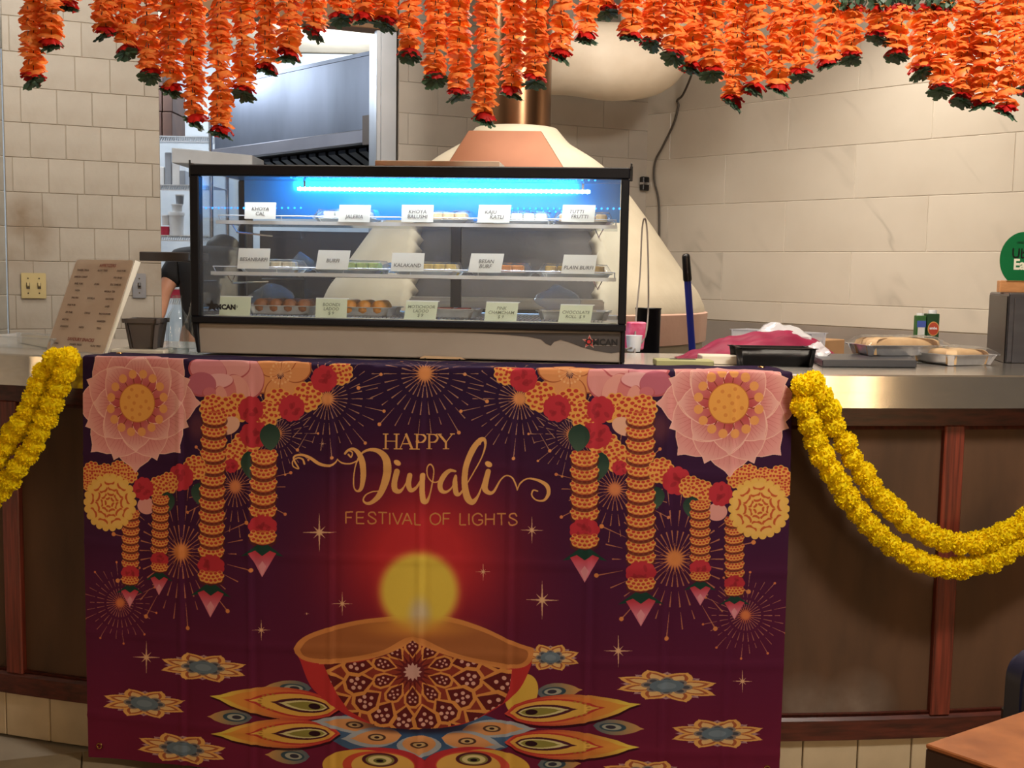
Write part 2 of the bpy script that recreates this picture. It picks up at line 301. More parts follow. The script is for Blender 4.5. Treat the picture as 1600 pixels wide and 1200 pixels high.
# ================================================================ bar counter
CC, CR = (.33, 8.9), 6.0
def arc(R, t, z): return Vector((CC[0]+R*math.sin(t), CC[1]-R*math.cos(t), z))
def sweep(mb, prof, t0, t1, n): return mb.ring([[arc(R, t0+(t1-t0)*i/n, z) for R, z in prof] for i in range(n+1)])
T0, T1 = -.455, .42
bar = thing('bar_counter', 'long curved bar counter with steel top, dark mahogany panelled front and beige tiled base', 'counter', arc(5.9, 0, FL))
build('countertop', sweep(MB(), [(6.0, .984), (6.0, 1.066), (5.996, 1.07), (5.3, 1.07), (5.3, 1.04), (5.965, 1.04), (5.965, .984)], T0, T1, 70), TOPST, bar, smooth=.6, label='brushed steel worktop with deep front edge')
build('carcass', sweep(MB(), [(5.91, FL), (5.91, 1.038), (5.45, 1.038), (5.45, FL)], T0, T1, 50), mat('carcass_brown', (40, 26, 20), .7), bar, smooth=.6)
build('top_rail', sweep(MB(), [(5.935, .93), (5.935, 1.035), (5.912, 1.035), (5.912, .93)], T0, T1, 60), WOODH, bar, smooth=.6)
build('bottom_rail', sweep(MB(), [(5.938, .078), (5.938, .132), (5.93, .14), (5.912, .14), (5.912, .078)], T0, T1, 60), WOODH, bar, smooth=.6)
ctop = [o for o in bar.children if o.name.startswith('countertop')][0]; uvl = ctop.data.uv_layers.new(name='along')
for lp in ctop.data.loops:
    co = ctop.data.vertices[lp.vertex_index].co+LOC[ctop]; uvl.data[lp.index].uv = (math.atan2(co.x-CC[0], CC[1]-co.y)*6, co.z+math.hypot(co.x-CC[0], CC[1]-co.y))
def th_of(px, py): p = cyl(px, py, 5.93, CC); return math.atan2(p.x-CC[0], CC[1]-p.y)
ts = th_of(1481, 850); dth = .845/5.93; st = [ts+dth*k for k in (-4, -3, -2, -1, 0, 1)]
st[1] = th_of(20, 850)
for t in st:
    if T0 < t < T1: build('stile', sweep(MB(), [(5.938, .1385), (5.938, .9315), (5.912, .9315), (5.912, .1385)], t-.0048, t+.0048, 3), WOODR, bar, bev=.003)
ed = [T0]+[t for t in st if T0 < t < T1]+[T1]
for a, b in zip(ed, ed[1:]):
    if b-a > .03:
        build('panel', sweep(MB(), [(5.92, .139), (5.92, .931), (5.912, .931), (5.912, .139)], a+.0049, b-.0049, 14), PANELM, bar, smooth=.6)
        build('panel_bead', sweep(MB(), [(5.932, .9195), (5.926, .931), (5.919, .931), (5.919, .9195)], a+.0049, b-.0049, 14), WOODD, bar)
        build('panel_bead', sweep(MB(), [(5.926, .1395), (5.932, .149), (5.919, .149), (5.919, .1395)], a+.0049, b-.0049, 14), WOODD, bar)
t = T0+.006
bt = mesh_from('tile', *(lambda b: (b.v, b.f))(MB().obox((0, 0, 0), (.0745, 0, 0), (0, .007, 0), (0, 0, (.077-FL)/2))), bev=.002)
while t < T1-.01:
    p = arc(5.917, t, (.077+FL)/2); link('tile', bt, BASET, bar, p, (0, 0, t)); t += .1525/5.917
# ================================================================ printed cloth over the counter

# ---------------------------------------------------------------- printed cloth artwork (drawn here with numpy)
BR, BC = 6.012, (.33, 8.9)
BA0, BA1 = None, None
def art_av(px, py):
    p = cyl(px, py, BR, BC)
    a = BR*math.atan2(p[0]-BC[0], BC[1]-p[1])
    return a, 1.07-p[2]
A_L, A_R = art_av(130, 600)[0], art_av(1237, 630)[0]
def fold_c(a): return .14+.05*(a-A_L)/(A_R-A_L)
PPM = 1350.
VH = 1.25
TW, TH = int((A_R-A_L)*PPM), int(VH*PPM)
A_MID = (A_L+A_R)/2
class Art:
    def __init__(s):
        s.im = np.zeros((TH, TW, 3), np.float32); s.mask = None; s.mir = False
    def T(s, x, y):
        a, v = art_av(x, y); v += fold_c(a)
        if s.mir: a = 2*A_MID-a
        return (a-A_L)*PPM, v*PPM
    def pts(s, P): return np.array([s.T(*p) for p in P])
    def sc(s, x, y):
        x0, y0 = s.T(x-5, y); x1, y1 = s.T(x+5, y)
        return math.hypot(x1-x0, y1-y0)/10
    def box(s, x0, y0, x1, y1):
        x0, y0 = max(0, int(x0)), max(0, int(y0)); x1, y1 = min(TW, int(x1)+2), min(TH, int(y1)+2)
        return (x0, y0, x1, y1) if x1 > x0 and y1 > y0 else None
    def blend(s, b, al, col):
        x0, y0, x1, y1 = b
        if s.mask is not None: al = al*s.mask[y0:y1, x0:x1]
        al = al[..., None]; c = np.asarray(col, np.float32)/255
        r = s.im[y0:y1, x0:x1]; r += (c-r)*al
    def fill(s, Q, col, al=1., col2=None, ax=None):
        """polygon in texture pixels; optional linear gradient col->col2 along ax=(p,q)"""
        b = s.box(Q[:, 0].min(), Q[:, 1].min(), Q[:, 0].max(), Q[:, 1].max())
        if not b: return
        X, Y = np.meshgrid(np.arange(b[0], b[2])+.5, np.arange(b[1], b[3])+.5)
        ins = np.zeros(X.shape, bool)
        for (xa, ya), (xb, yb) in zip(Q, np.roll(Q, -1, 0)):
            if ya == yb: continue
            ins ^= ((ya > Y) != (yb > Y)) & (X < (xb-xa)*(Y-ya)/(yb-ya)+xa)
        if col2 is not None:
            p, q = np.array(ax[0]), np.array(ax[1]); d = q-p; n = float(d@d)+1e-6
            t = np.clip(((X-p[0])*d[0]+(Y-p[1])*d[1])/n, 0, 1)[..., None]
            col = np.asarray(col)*(1-t)+np.asarray(col2)*t
        s.blend(b, ins*al, col)
    def poly(s, P, col, al=1., col2=None, ax=None):
        s.fill(s.pts(P), col, al, col2, s.pts(ax) if ax is not None else None)
    def ell(s, x, y, rx, ry, col, rot=0, al=1., soft=0.):
        k = s.sc(x, y); cx, cy = s.T(x, y); rx *= k; ry *= k; r = max(rx, ry)+2
        if s.mir: rot = -rot
        b = s.box(cx-r, cy-r, cx+r, cy+r)
        if not b: return
        X, Y = np.meshgrid(np.arange(b[0], b[2])+.5-cx, np.arange(b[1], b[3])+.5-cy)
        c, sn = math.cos(rot), math.sin(rot)
        d = np.sqrt(((X*c+Y*sn)/rx)**2+((-X*sn+Y*c)/ry)**2)
        if soft: m = np.clip((1-d)/soft, 0, 1); m = m*m*(3-2*m)
        else: m = np.clip((1-d)*min(rx, ry)+.5, 0, 1)
        s.blend(b, m*al, col)
    def line(s, P, W, col, al=1., col2=None):
        """stroke through photo points with widths W (photo px, one or per point)"""
        P = [tuple(p) for p in P]; n = len(P)
        if not hasattr(W, '__len__'): W = [W]*n
        Q = s.pts(P); k = s.sc(*P[n//2])
        D = np.gradient(Q, axis=0) if n > 2 else np.array([Q[1]-Q[0]]*2)
        L = np.hypot(D[:, 0], D[:, 1])[:, None]+1e-6; N = np.stack([-D[:, 1], D[:, 0]], 1)/L
        w = np.array(W)[:, None]*k/2
        A, B = Q+N*w, Q-N*w
        for i in range(n-1):
            s.fill(np.array([A[i], A[i+1], B[i+1], B[i]]), col, al)
            if n > 2: s.ell(*P[i], W[i]/2, W[i]/2, col, 0, al)
        if n > 2: s.ell(*P[-1], W[-1]/2, W[-1]/2, col, 0, al)
def spline(P, n=10):
    P = [np.array(p, float) for p in P]; out = []
    for i in range(len(P)-1):
        a, b, c, d = P[max(i-1, 0)], P[i], P[i+1], P[min(i+2, len(P)-1)]
        for t in np.linspace(0, 1, n, endpoint=False):
            out.append(.5*((2*b)+(c-a)*t+(2*a-5*b+4*c-d)*t*t+(3*b-a-3*c+d)*t**3))
    out.append(P[-1]); return out
def petal(cx, cy, ang, L, w, tip=.5, k0=0.):
    """pointed petal outline; ang measured clockwise from +x in the picture"""
    ca, sa = math.cos(ang), math.sin(ang); o = []
    for t in np.linspace(0, 1, 13):
        h = w/2*math.sin(math.pi*min(1, t**.8*1.02))**.75*(1 if t < .6 else 1-.15*(t-.6))
        if t > .9: h *= (1-t)/.1*.8 if tip else 1
        o.append((k0+t*(L-k0), h))
    o = [(t, h) for t, h in o]+[(t, -h) for t, h in reversed(o)]
    return [(cx+t*ca-h*sa, cy+t*sa+h*ca) for t, h in o]
GOLD, RED, ORA, PINK = (240, 166, 66), (196, 24, 46), (196, 48, 26), (226, 128, 118)
def make_art():
    A = Art(); rnd = random.Random(5)
    yy, xx = np.mgrid[0:TH, 0:TW].astype(np.float32)
    v = (yy/TH)[..., None]
    top, mid, bot = np.array([46, 22, 58.]), np.array([74, 24, 62.]), np.array([118, 16, 56.])
    k1, k2 = np.clip((v-.15)/.4, 0, 1), np.clip((v-.5)/.45, 0, 1)
    A.im[:] = ((top*(1-k1)+mid*k1)*(1-k2)+bot*k2)/255
    gx, gy = A.T(658, 872); g = np.exp(-(((xx-gx)/(135*2.2))**2+((yy-gy)/(120*2.2))**2))
    A.im += (np.array([214, 16, 28.])/255-A.im)*(np.clip(g*1.15, 0, .92)[..., None])
    del xx, yy
    def firework(x, y, R, n, col=(206, 150, 112), core=(236, 150, 80), dots=True, a0=0.):
        for i in range(n):
            t = a0+2*math.pi*i/n; c, sn = math.cos(t), math.sin(t)
            for r0, r1, w in ((.16, .36, 1.5), (.42, .62, 1.7), (.68, .8+.2*(i % 3)/2, 1.4)):
                A.line([(x+c*R*r0, y+sn*R*r0), (x+c*R*r1, y+sn*R*r1)], [.5, w*R/80], col, .8)
            if dots and i % 3 == 2: A.ell(x+c*R*1.02, y+sn*R*1.02, 2.6*R/90, 2.6*R/90, core)
        for i in range(20):
            t = 2*math.pi*i/20; A.line([(x, y), (x+R*.2*math.cos(t), y+R*.2*math.sin(t))], [3.5*R/80, .6], core, .8)
        A.ell(x, y, R*.16, R*.16, core, 0, .9, .8)
    def star(x, y, r, col=(240, 190, 140)):
        for dx, dy, k in ((1, 0, 1), (0, 1, 1.15), (.7, .7, .5), (.7, -.7, .5)):
            for sg in (1, -1): A.line([(x, y), (x+sg*dx*r*k, y+sg*dy*r*k)], [r*.13, .3], col, .9)
        A.ell(x, y, r*.28, r*.28, col, 0, .9, .8)
    def mari(x, y, w=46, h=24):
        A.ell(x, y+h*.2, w*.5, h*.52, (96, 34, 30), 0, .75); A.ell(x, y, w*.47, h*.5, (206, 92, 34))
        for n, dy, r, sp in ((5, -.22, .105, .17), (6, .04, .1, .165), (5, .3, .1, .165)):
            for i in range(n):
                u = (i-(n-1)/2)*sp; cx, cy = x+u*w, y+dy*h-u*u*h*1.1
                A.ell(cx, cy, r*w, r*w*.8, GOLD); A.ell(cx, cy-r*w*.26, r*w*.62, r*w*.44, ORA)
    def mball(x, y, r=25, rot=0):
        A.ell(x, y, r*.95, r*.95, GOLD)
        for n, rr, s_ in ((11, .8, .27), (8, .52, .24), (4, .24, .2)):
            for i in range(n):
                t = rot+2*math.pi*(i+.5*(n % 2))/n; cx, cy = x+rr*r*math.cos(t), y+rr*r*math.sin(t)
                A.ell(cx, cy, r*s_, r*s_*.9, GOLD); A.ell(cx, cy-r*.05, r*s_*.58, r*s_*.44, ORA)
        A.ell(x, y, r*.12, r*.12, ORA)
    def rose(x, y, w=44, h=36):
        for i in range(9):
            t = 2*math.pi*i/9; A.ell(x+.32*w*math.cos(t), y+.3*h*math.sin(t), w*.2, h*.24, RED)
        A.ell(x, y, w*.4, h*.42, RED)
        for i in range(6): A.ell(x+rnd.uniform(-.25, .25)*w, y+rnd.uniform(-.25, .25)*h, w*.13, h*.08, (150, 22, 36), rnd.uniform(0, 3), .55)
    def leaf(x, y, L, ang, w=30): 
        A.poly(petal(x, y, ang, L, w), (38, 62, 52), 1, (74, 96, 78), [(x, y), (x+L*math.cos(ang), y+L*math.sin(ang))])
    def bud(x, y, w):
        for sg in (-1, 1): A.poly([(x, y-w*.28), (x+sg*w*.2, y-w*.34), (x+sg*w*.86, y+w*.12), (x+sg*w*.5, y+w*.06), (x, y+w*.14)], (30, 66, 54))
        A.poly([(x-w*.56, y), (x-w*.3, y-w*.1), (x, y+w*.1), (x+w*.3, y-w*.1), (x+w*.56, y), (x+w*.26, y+w*.5), (x, y+w*.95), (x-w*.26, y+w*.5)], (196, 40, 60), 1, (226, 120, 140), [(x, y-w*.05), (x, y+w*.5)])
        A.poly([(x, y+w*.3), (x+w*.16, y+w*.52), (x, y+w*.93), (x-w*.16, y+w*.52)], (236, 150, 160))
    def strand(x, y0, y1, dy, w, tail=True):
        n = int((y1-y0)/dy+.5)
        for i in range(n, -1, -1): mari(x, y0+i*dy, w, dy*1.2)
        if tail:
            y = y0+(n+1)*dy
            rose(x, y+w*.06, w*1.02, w*.75); mari(x, y+w*.46, w, dy*1.1); bud(x, y+w*1.02, w*.9)
    def lotus(x, y):
        def ring(L, w, off, n, c0, c1):
            for i in range(n):
                t = off+2*math.pi*i/n
                A.poly(petal(x, y, t, L+1.5, w+3), (248, 190, 172)); A.poly(petal(x, y, t, L, w), c0, 1, c1, [(x+.3*L*math.cos(t), y+.3*L*math.sin(t)), (x+L*math.cos(t), y+L*math.sin(t))])
                for j in (-2, -1, 0, 1, 2):
                    q = t+j*.06; A.line([(x+L*.45*math.cos(q), y+L*.45*math.sin(q)), (x+L*.86*math.cos(t+j*.09), y+L*.86*math.sin(t+j*.09))], [.9, .3], (176, 66, 66), .5)
        ring(113, 96, math.pi/2, 8, (204, 86, 92), (244, 176, 166)); ring(100, 88, math.pi/8, 8, (198, 76, 84), (246, 184, 172)); ring(80, 66, 0, 8, (192, 70, 74), (248, 190, 176))
        for i in range(16):
            t = 2*math.pi*(i+.5)/16; A.line([(x+28*math.cos(t), y+28*math.sin(t)), (x+46*math.cos(t), y+46*math.sin(t))], [1.6, 1.6], (150, 56, 36)); A.ell(x+48*math.cos(t), y+48*math.sin(t), 7.2, 7.2, (238, 158, 78))
        A.ell(x, y, 32, 32, (200, 110, 40)); A.ell(x, y, 30.5, 30.5, (240, 164, 60))
        for i in range(12): 
            t, r = i*2.4, 26*math.sqrt((i+.5)/12); A.ell(x+r*math.cos(t), y+r*math.sin(t), 3, 3, (222, 136, 44))
    def peony(x, y):
        for dx, dy, rx, ry, ro, c in ((-38, -8, 30, 34, .2, (232, 150, 146)), (-10, -26, 34, 20, .1, (236, 160, 156)), (30, -22, 34, 22, -.2, (226, 140, 148)), (-22, 12, 22, 30, .5, (238, 162, 150)), (-4, 8, 16, 24, .3, (220, 120, 118)), (14, -4, 30, 13, .1, (242, 176, 176)), (40, 0, 26, 20, 0, (196, 100, 120)), (6, 24, 12, 22, .1, (236, 156, 140)), (26, 14, 12, 9, 0, (210, 110, 120))):
            A.ell(x+dx, y+dy, rx, ry, (190, 84, 90), ro); A.ell(x+dx-1, y+dy-1.5, rx*.93, ry*.92, c, ro)
    def goldflower(x, y, r):
        for i in range(6):
            t = 2*math.pi*i/6+.3; A.ell(x+.6*r*math.cos(t), y+.6*r*math.sin(t), r*.5, r*.42, (170, 84, 40), t); A.ell(x+.58*r*math.cos(t), y+.58*r*math.sin(t), r*.47, r*.38, (232, 150, 84), t)
        for i in range(18):
            t = 2*math.pi*i/18; A.line([(x, y-4), (x+r*.34*math.cos(t), y-4+r*.34*math.sin(t))], [1, 1], (238, 168, 110), .9); A.ell(x+r*.35*math.cos(t), y-4+r*.35*math.sin(t), 1.8, 1.8, (244, 180, 120))
    # the two mirrored flower corners
    for m in (False, True):
        A.mir = m
        firework(812, 625, 92, 30); firework(893, 680, 66, 28); firework(960, 765, 92, 26, (214, 136, 84), (226, 130, 70)); firework(1053, 873, 122, 30, (214, 132, 84), (232, 138, 62)); firework(1162, 960, 66, 30, (206, 130, 100), (226, 120, 60))
        goldflower(890, 588, 48); peony(985, 602)
        A.ell(1030, 670, 24, 34, (120, 60, 66), 0, .6, .8)
        for x, y, r in ((792, 584, 20), (845, 622, 24), (893, 632, 24), (915, 652, 23), (962, 640, 24), (985, 646, 24), (1004, 640, 22)): mball(x, y, r, x)
        for x, y in ((818, 594), (870, 640), (938, 642)): rose(x, y, 42, 40)
        mball(945, 700, 24); mball(962, 716, 22, 1); rose(930, 682, 50, 40); A.ell(975, 668, 20, 14, (240, 180, 150), .4); 
        leaf(906, 664, 46, 1.65, 34); leaf(940, 708, 46, 1.7, 28); rose(968, 732, 24, 22); leaf(1022, 760, 36, 1.5, 28)
        strand(913, 718, 806, 21.5, 45); strand(1000, 656, 872, 19.6, 46)
        mball(1032, 736, 20); rose(1056, 752, 44, 42)
        for x, y, r in ((1078, 762, 18), (1096, 770, 19)): mball(x, y, r, x)
        A.ell(1118, 800, 16, 14, (236, 160, 150)); rose(1124, 772, 36, 36); mball(1150, 748, 16); mball(1168, 742, 16); mball(1192, 746, 15); mball(1216, 745, 17); mball(1224, 762, 14)
        leaf(1080, 776, 36, 1.6, 28)
        strand(1092, 790, 872, 13.6, 32); strand(1145, 815, 902, 13.4, 31)
        lotus(1138, 632)
        A.ell(1183, 795, 44, 44, (214, 150, 50))
        for i in range(22): A.ell(1183+42*math.cos(i*.2856), 795+42*math.sin(i*.2856), 6, 6, (244, 190, 80))
        A.ell(1183, 795, 41, 41, (246, 190, 84))
        for n, rr, s_ in ((9, 33, 9), (9, 23, 8), (7, 14, 6), (5, 7, 4)):
            for i in range(n):
                t = 2*math.pi*(i+.5*(n % 2))/n+rr; cx, cy = 1183+rr*math.cos(t), 795+rr*math.sin(t)
                A.ell(cx, cy, s_, s_*.55, (206, 84, 24), t+math.pi/2); A.ell(1183+(rr+3.2)*math.cos(t), 795+(rr+3.2)*math.sin(t), s_*.95, s_*.5, (246, 192, 90), t+math.pi/2)
    A.mir = False
    firework(664, 586, 104, 30)
    for x, y, r in ((500, 833, 26), (831, 830, 18), (535, 945, 16), (755, 895, 12), (847, 938, 26), (965, 1015, 22), (1157, 1062, 15), (230, 1028, 22), (410, 985, 14), (505, 695, 5), (480, 960, 4)): star(x, y, r)
    # lotus lamp base: long painted petals
    YEL, ORG, DRED = (240, 208, 66), (226, 104, 36), (196, 40, 34)
    def plume(xt, yt, xb, yb, w, blue=False):
        ang = math.atan2(yt-yb, xt-xb); L = math.hypot(xt-xb, yt-yb); ca, sa = math.cos(ang), math.sin(ang)
        def P(t, k, ww, off=0): return petal(xb+ca*L*off, yb+sa*L*off, ang, L*t, w*ww, 1)
        ax = [(xb, yb), (xt, yt)]
        if blue:
            A.poly(P(1, 1, 1), (96, 110, 126), 1, (222, 160, 80), ax); A.ell(xb+ca*L*.38, yb+sa*L*.38, L*.26, w*.28, (60, 82, 96), ang); A.ell(xb+ca*L*.36, yb+sa*L*.36, L*.19, w*.2, (176, 176, 160), ang); A.ell(xb+ca*L*.34, yb+sa*L*.34, L*.1, w*.12, (60, 56, 70), ang)
            return
        A.poly([(x+1, y+3) for x, y in P(1, 1, 1.04)], (40, 8, 18), .7)
        A.poly(P(1, 1, 1), DRED, 1, YEL, [(xb+ca*L*.2, yb+sa*L*.2), (xb+ca*L*.9, yb+sa*L*.9)])
        A.poly(P(.92, 1, .86, .0), (222, 60, 34), 1, (236, 176, 44), ax); A.poly(P(.72, 1, .78, .02), (196, 44, 34)); A.poly(P(.66, 1, .68, .04), (236, 170, 60), 1, (240, 196, 70), ax)
        for i in range(9):
            t = -.9+.225*i; A.ell(xb+ca*L*(.36+.26*math.cos(t))-sa*w*.24*math.sin(t*1.6), yb+sa*L*(.36+.26*math.cos(t))+ca*w*.24*math.sin(t*1.6), 3, 1.1, (190, 130, 40), ang)
        A.poly(petal(xb+ca*L*.08, yb+sa*L*.08, ang, L*.46, w*.44), (84, 30, 48)); A.poly(petal(xb+ca*L*.1, yb+sa*L*.1, ang, L*.38, w*.32), (226, 214, 150)); A.poly(petal(xb+ca*L*.12, yb+sa*L*.12, ang, L*.3, w*.24), (150, 140, 60)); A.ell(xb+ca*L*.2, yb+sa*L*.2, L*.045, w*.09, (50, 20, 30), ang)
    def rangoli(x, y, w, h, rot=0., half=0):
        c, sn = math.cos(rot), math.sin(rot)
        def M(u, q): return (x+u*w/2*c-q*h/2*sn, y+u*w/2*sn+q*h/2*c)
        for k, (n, L, ww, cols) in enumerate(((8, .86, .34, ((186, 140, 146), (140, 90, 100), (200, 150, 110))), (8, 1., .5, ((240, 176, 84), (178, 92, 50), (238, 190, 120))))):
            for i in range(n):
                t = 2*math.pi*i/n+(0 if k == 0 else math.pi/8)
                for s_, cc in ((1, cols[0]), (.72, cols[1]), (.5, cols[2])):
                    base = petal(0, 0, t, L*(.55+.45*s_), ww*s_, 1, .3)
                    A.poly([M(*p) for p in base], cc)
        for i in range(8):
            t = 2*math.pi*i/8; p = M(.36*math.cos(t), .36*math.sin(t)); A.ell(p[0], p[1], w*.06, h*.09, (150, 130, 120)); A.ell(p[0], p[1], w*.035, h*.05, (80, 80, 90))
        A.ell(x, y, w*.16, h*.2, (104, 122, 138)); A.ell(x, y, w*.09, h*.11, (130, 146, 160), 0, .8)
    for r in ((320, 1043, 144, 46, .06), (227, 1100, 138, 46, .06), (286, 1170, 150, 48, .1), (1040, 1070, 166, 50, .06), (1118, 1143, 152, 48, 0), (1010, 1206, 150, 46, .05), (860, 1027, 96, 44, 0)): rangoli(*r)
    for a in ((410, 1075, 487, 1077, 24), (326, 1119, 396, 1121, 24), (414, 1180, 484, 1184, 26), (910, 1076, 838, 1082, 26), (1006, 1137, 926, 1131, 24), (908, 1190, 840, 1194, 26)): plume(*a, True)
    A.ell(815, 1085, 24, 34, (232, 186, 60), .4); A.ell(655, 1148, 150, 42, (70, 104, 146)); A.ell(655, 1148, 110, 26, (50, 84, 130), 0, .9, .6)
    plume(330, 1087, 532, 1110, 50); plume(332, 1146, 532, 1148, 46); plume(1000, 1098, 788, 1116, 48); plume(998, 1165, 788, 1160, 46)
    for xt, yt, xb, yb, w in ((486, 1128, 600, 1138, 26), (532, 1156, 628, 1150, 32), (838, 1138, 722, 1142, 28), (790, 1168, 690, 1154, 32), (655, 1188, 655, 1150, 70)):
        A.poly(petal(xb, yb, math.atan2(yt-yb, xt-xb), math.hypot(xt-xb, yt-yb), w), (176, 184, 196)); L = .84
        A.poly(petal(xb, yb, math.atan2(yt-yb, xt-xb), L*math.hypot(xt-xb, yt-yb), w*.75), (232, 160, 96)); mx, my = xb+(xt-xb)*.4, yb+(yt-yb)*.4
        A.ell(mx, my, 14, 5.5, (90, 60, 50)); A.ell(mx, my, 10, 3.6, (216, 180, 120)); A.ell(mx, my, 4, 1.8, (60, 40, 40))
    for x, w in ((592, 150), (738, 152)):
        A.ell(x, 1198, w/2, 30, (200, 30, 44)); A.ell(x-22*(1 if x < 650 else -1), 1200, w/2-8, 28, (236, 180, 56)); A.ell(x, 1198, w/2-18, 24, (222, 70, 38)); A.ell(x+6*(1 if x < 650 else -1), 1198, w/2-26, 21, (240, 184, 78))
        for s_, cc in ((1, (90, 32, 48)), (.8, (150, 140, 70)), (.66, (232, 214, 150)), (.36, (120, 120, 60)), (.2, (40, 20, 30))): A.ell(x+2, 1190-s_*2, 28*s_, 11*s_, cc)
    # the clay lamp
    rim_top = [(460, 1014), (468, 1002), (486, 991), (520, 980), (570, 969), (640, 962), (700, 965), (750, 980), (800, 1003), (834, 1013)]
    rim_bot = [(834, 1016), (830, 1034), (815, 1044), (790, 1046), (745, 1038), (700, 1026), (660, 1012), (645, 1004), (628, 1012), (590, 1027), (540, 1036), (500, 1038), (474, 1032), (462, 1022)]
    body = [(466, 1026)]+[tuple(p) for p in spline([(470, 1034), (484, 1070), (504, 1092), (540, 1118), (590, 1134), (650, 1140), (720, 1134), (770, 1112), (808, 1082), (826, 1050), (832, 1030)], 5)]
    A.ell(650, 1136, 120, 16, (40, 16, 34), 0, .7, .6)
    A.poly(body, (196, 28, 30)); A.poly([tuple(p) for p in spline(rim_top, 5)]+[tuple(p) for p in spline(rim_bot, 5)], (222, 138, 62))
    inn = [(470, 1016), (484, 1000), (525, 986), (575, 975), (640, 970), (700, 973), (752, 988), (800, 1010), (824, 1018), (820, 1034), (800, 1040), (750, 1032), (700, 1018), (645, 996), (600, 1016), (545, 1029), (500, 1031), (476, 1026)]
    A.poly([tuple(p) for p in spline(inn+[inn[0]], 4)], (174, 100, 46)); A.ell(645, 985, 120, 24, (206, 122, 44), 0, .8, .9)
    keep = Art(); keep.im[:] = 0
    keep.poly([(506, 1040), (560, 1036), (600, 1026), (628, 1012), (645, 999), (662, 1010), (700, 1025), (745, 1038), (800, 1048), (796, 1078), (786, 1100), (740, 1128), (690, 1139), (640, 1141), (590, 1136), (545, 1112), (525, 1085)], (255, 255, 255))
    A.mask = keep.im[..., 0]
    A.ell(648, 1060, 170, 90, (150, 50, 34))
    cx, cy = 645, 1051
    def cell(r0, r1, t, w, n_d):
        c, sn = math.cos(t), math.sin(t)
        def M(r, k): return (cx+(r*c-k*sn)*1.06, cy+(r*sn+k*c)*.92)
        q = r1-r0; A.poly([M(r0-.1*q, 0), M(r0+q*.42, w*1.42), M(r0+q*.86, w*1.42), M(r1+.13*q, w*.6), M(r1+.13*q, -w*.6), M(r0+q*.86, -w*1.42), M(r0+q*.42, -w*1.42)], (232, 150, 62))
        A.poly([M(r0, 0), M(r0+(r1-r0)*.45, w), M(r0+(r1-r0)*.82, w), M(r1, w*.42), M(r1, -w*.42), M(r0+(r1-r0)*.82, -w), M(r0+(r1-r0)*.45, -w)], (104, 26, 30))
        for u, k, r in ((.36, 0, .3), (.55, .5, .32), (.55, -.5, .32), (.78, .4, .34), (.78, -.4, .34), (.66, 0, .26)): A.ell(*M(r0+(r1-r0)*u, w*k), w*r*.68, w*r*.62, (236, 178, 160))
    for i in range(10): cell(26, 58, math.pi/2+2*math.pi*i/10, 9, 1)
    for i in range(20): cell(60, 100, math.pi/2+math.pi/20*(1 if i % 2 else 1)+2*math.pi*i/16, 15, 1) if i < 16 else None
    for i in range(22): cell(104, 160, math.pi/2+2*math.pi*i/22, 17, 1)
    for i in range(20):
        t = math.pi/2+2*math.pi*(i+.5)/20; A.poly([(cx+18*math.cos(t-.1), cy+17*math.sin(t-.1)), (cx+34*math.cos(t), cy+31*math.sin(t)), (cx+18*math.cos(t+.1), cy+17*math.sin(t+.1))], (104, 26, 30))
    A.ell(cx, cy, 18, 17, (110, 30, 34))
    for i in range(12): A.poly(petal(cx, cy, 2*math.pi*i/12, 15, 6), (220, 170, 160))
    A.mask = None
    A.line(spline([(645, 1000), (662, 1010), (700, 1024), (745, 1037), (790, 1046)], 5), 3, (226, 144, 66)); A.line(spline([(645, 1000), (628, 1011), (590, 1026), (540, 1036), (500, 1038)], 5), 3, (226, 144, 66))
    A.ell(655, 926, 80, 80, (240, 150, 36), 0, .7, .5); A.ell(655, 925, 71, 71, (240, 206, 62), 0, 1., .3); A.ell(656, 962, 26, 40, (214, 196, 190), 0, .75, .8); A.ell(655, 980, 120, 22, (226, 150, 44), 0, .5, .9)
    # lettering
    GL = (238, 172, 92); G2 = (214, 140, 70)
    def serif(x, y, w): A.line([(x-w, y), (x+w, y)], 1.6, GL)
    T0, B0 = 680, 703
    def st(p, q, w): A.line([p, q], w, GL)
    def H(x):
        for d in (0, 17): st((x+d, T0), (x+d, B0), 3.2); serif(x+d, T0, 4.5); serif(x+d, B0, 4.5)
        st((x, 691), (x+17, 691), 1.6)
    def Aa(x): st((x, B0), (x+10, T0-1), 1.5); st((x+9, T0-1), (x+19, B0), 3.6); st((x+4, 695), (x+15, 695), 1.5); serif(x, B0, 4); serif(x+19, B0, 4.5)
    def Pp(x):
        st((x, T0), (x, B0), 3.3); serif(x, B0, 4.5); serif(x-1, T0, 3.5)
        A.line(spline([(x, T0+.6), (x+9, T0+1), (x+13, 686), (x+9, 692), (x, 692.5)], 6), [1.6]*7+[3]*12+[1.6]*6, GL)
    def Yy(x): st((x, T0), (x+11, 693), 3.6); st((x+21, T0), (x+11, 693), 1.5); st((x+11, 692), (x+11, B0), 3.3); serif(x, T0, 4.5); serif(x+21, T0, 4); serif(x+11, B0, 5)
    H(603); Aa(625.5); Pp(652); Pp(671); Yy(686)
    def wr(P, W, n=8):
        S_ = spline(P, n); w = np.interp(np.linspace(0, 1, len(S_)), np.linspace(0, 1, len(W)), W); A.line(S_, list(w), GL)
    wr([(468, 727), (473, 731), (477, 726), (474, 719), (466, 717), (459, 722), (460, 730), (468, 733)][::-1][:6][::-1]+[(460, 717), (470, 712), (484, 716), (500, 726), (515, 729), (524, 725), (528, 719)], [3, 2.5, 2, 2, 2, 2.5, 3, 4, 5, 4, 2.5, 1.5])
    wr([(528, 720), (536, 725), (548, 726), (560, 721)], [1.5, 2.5, 2.2, 2])
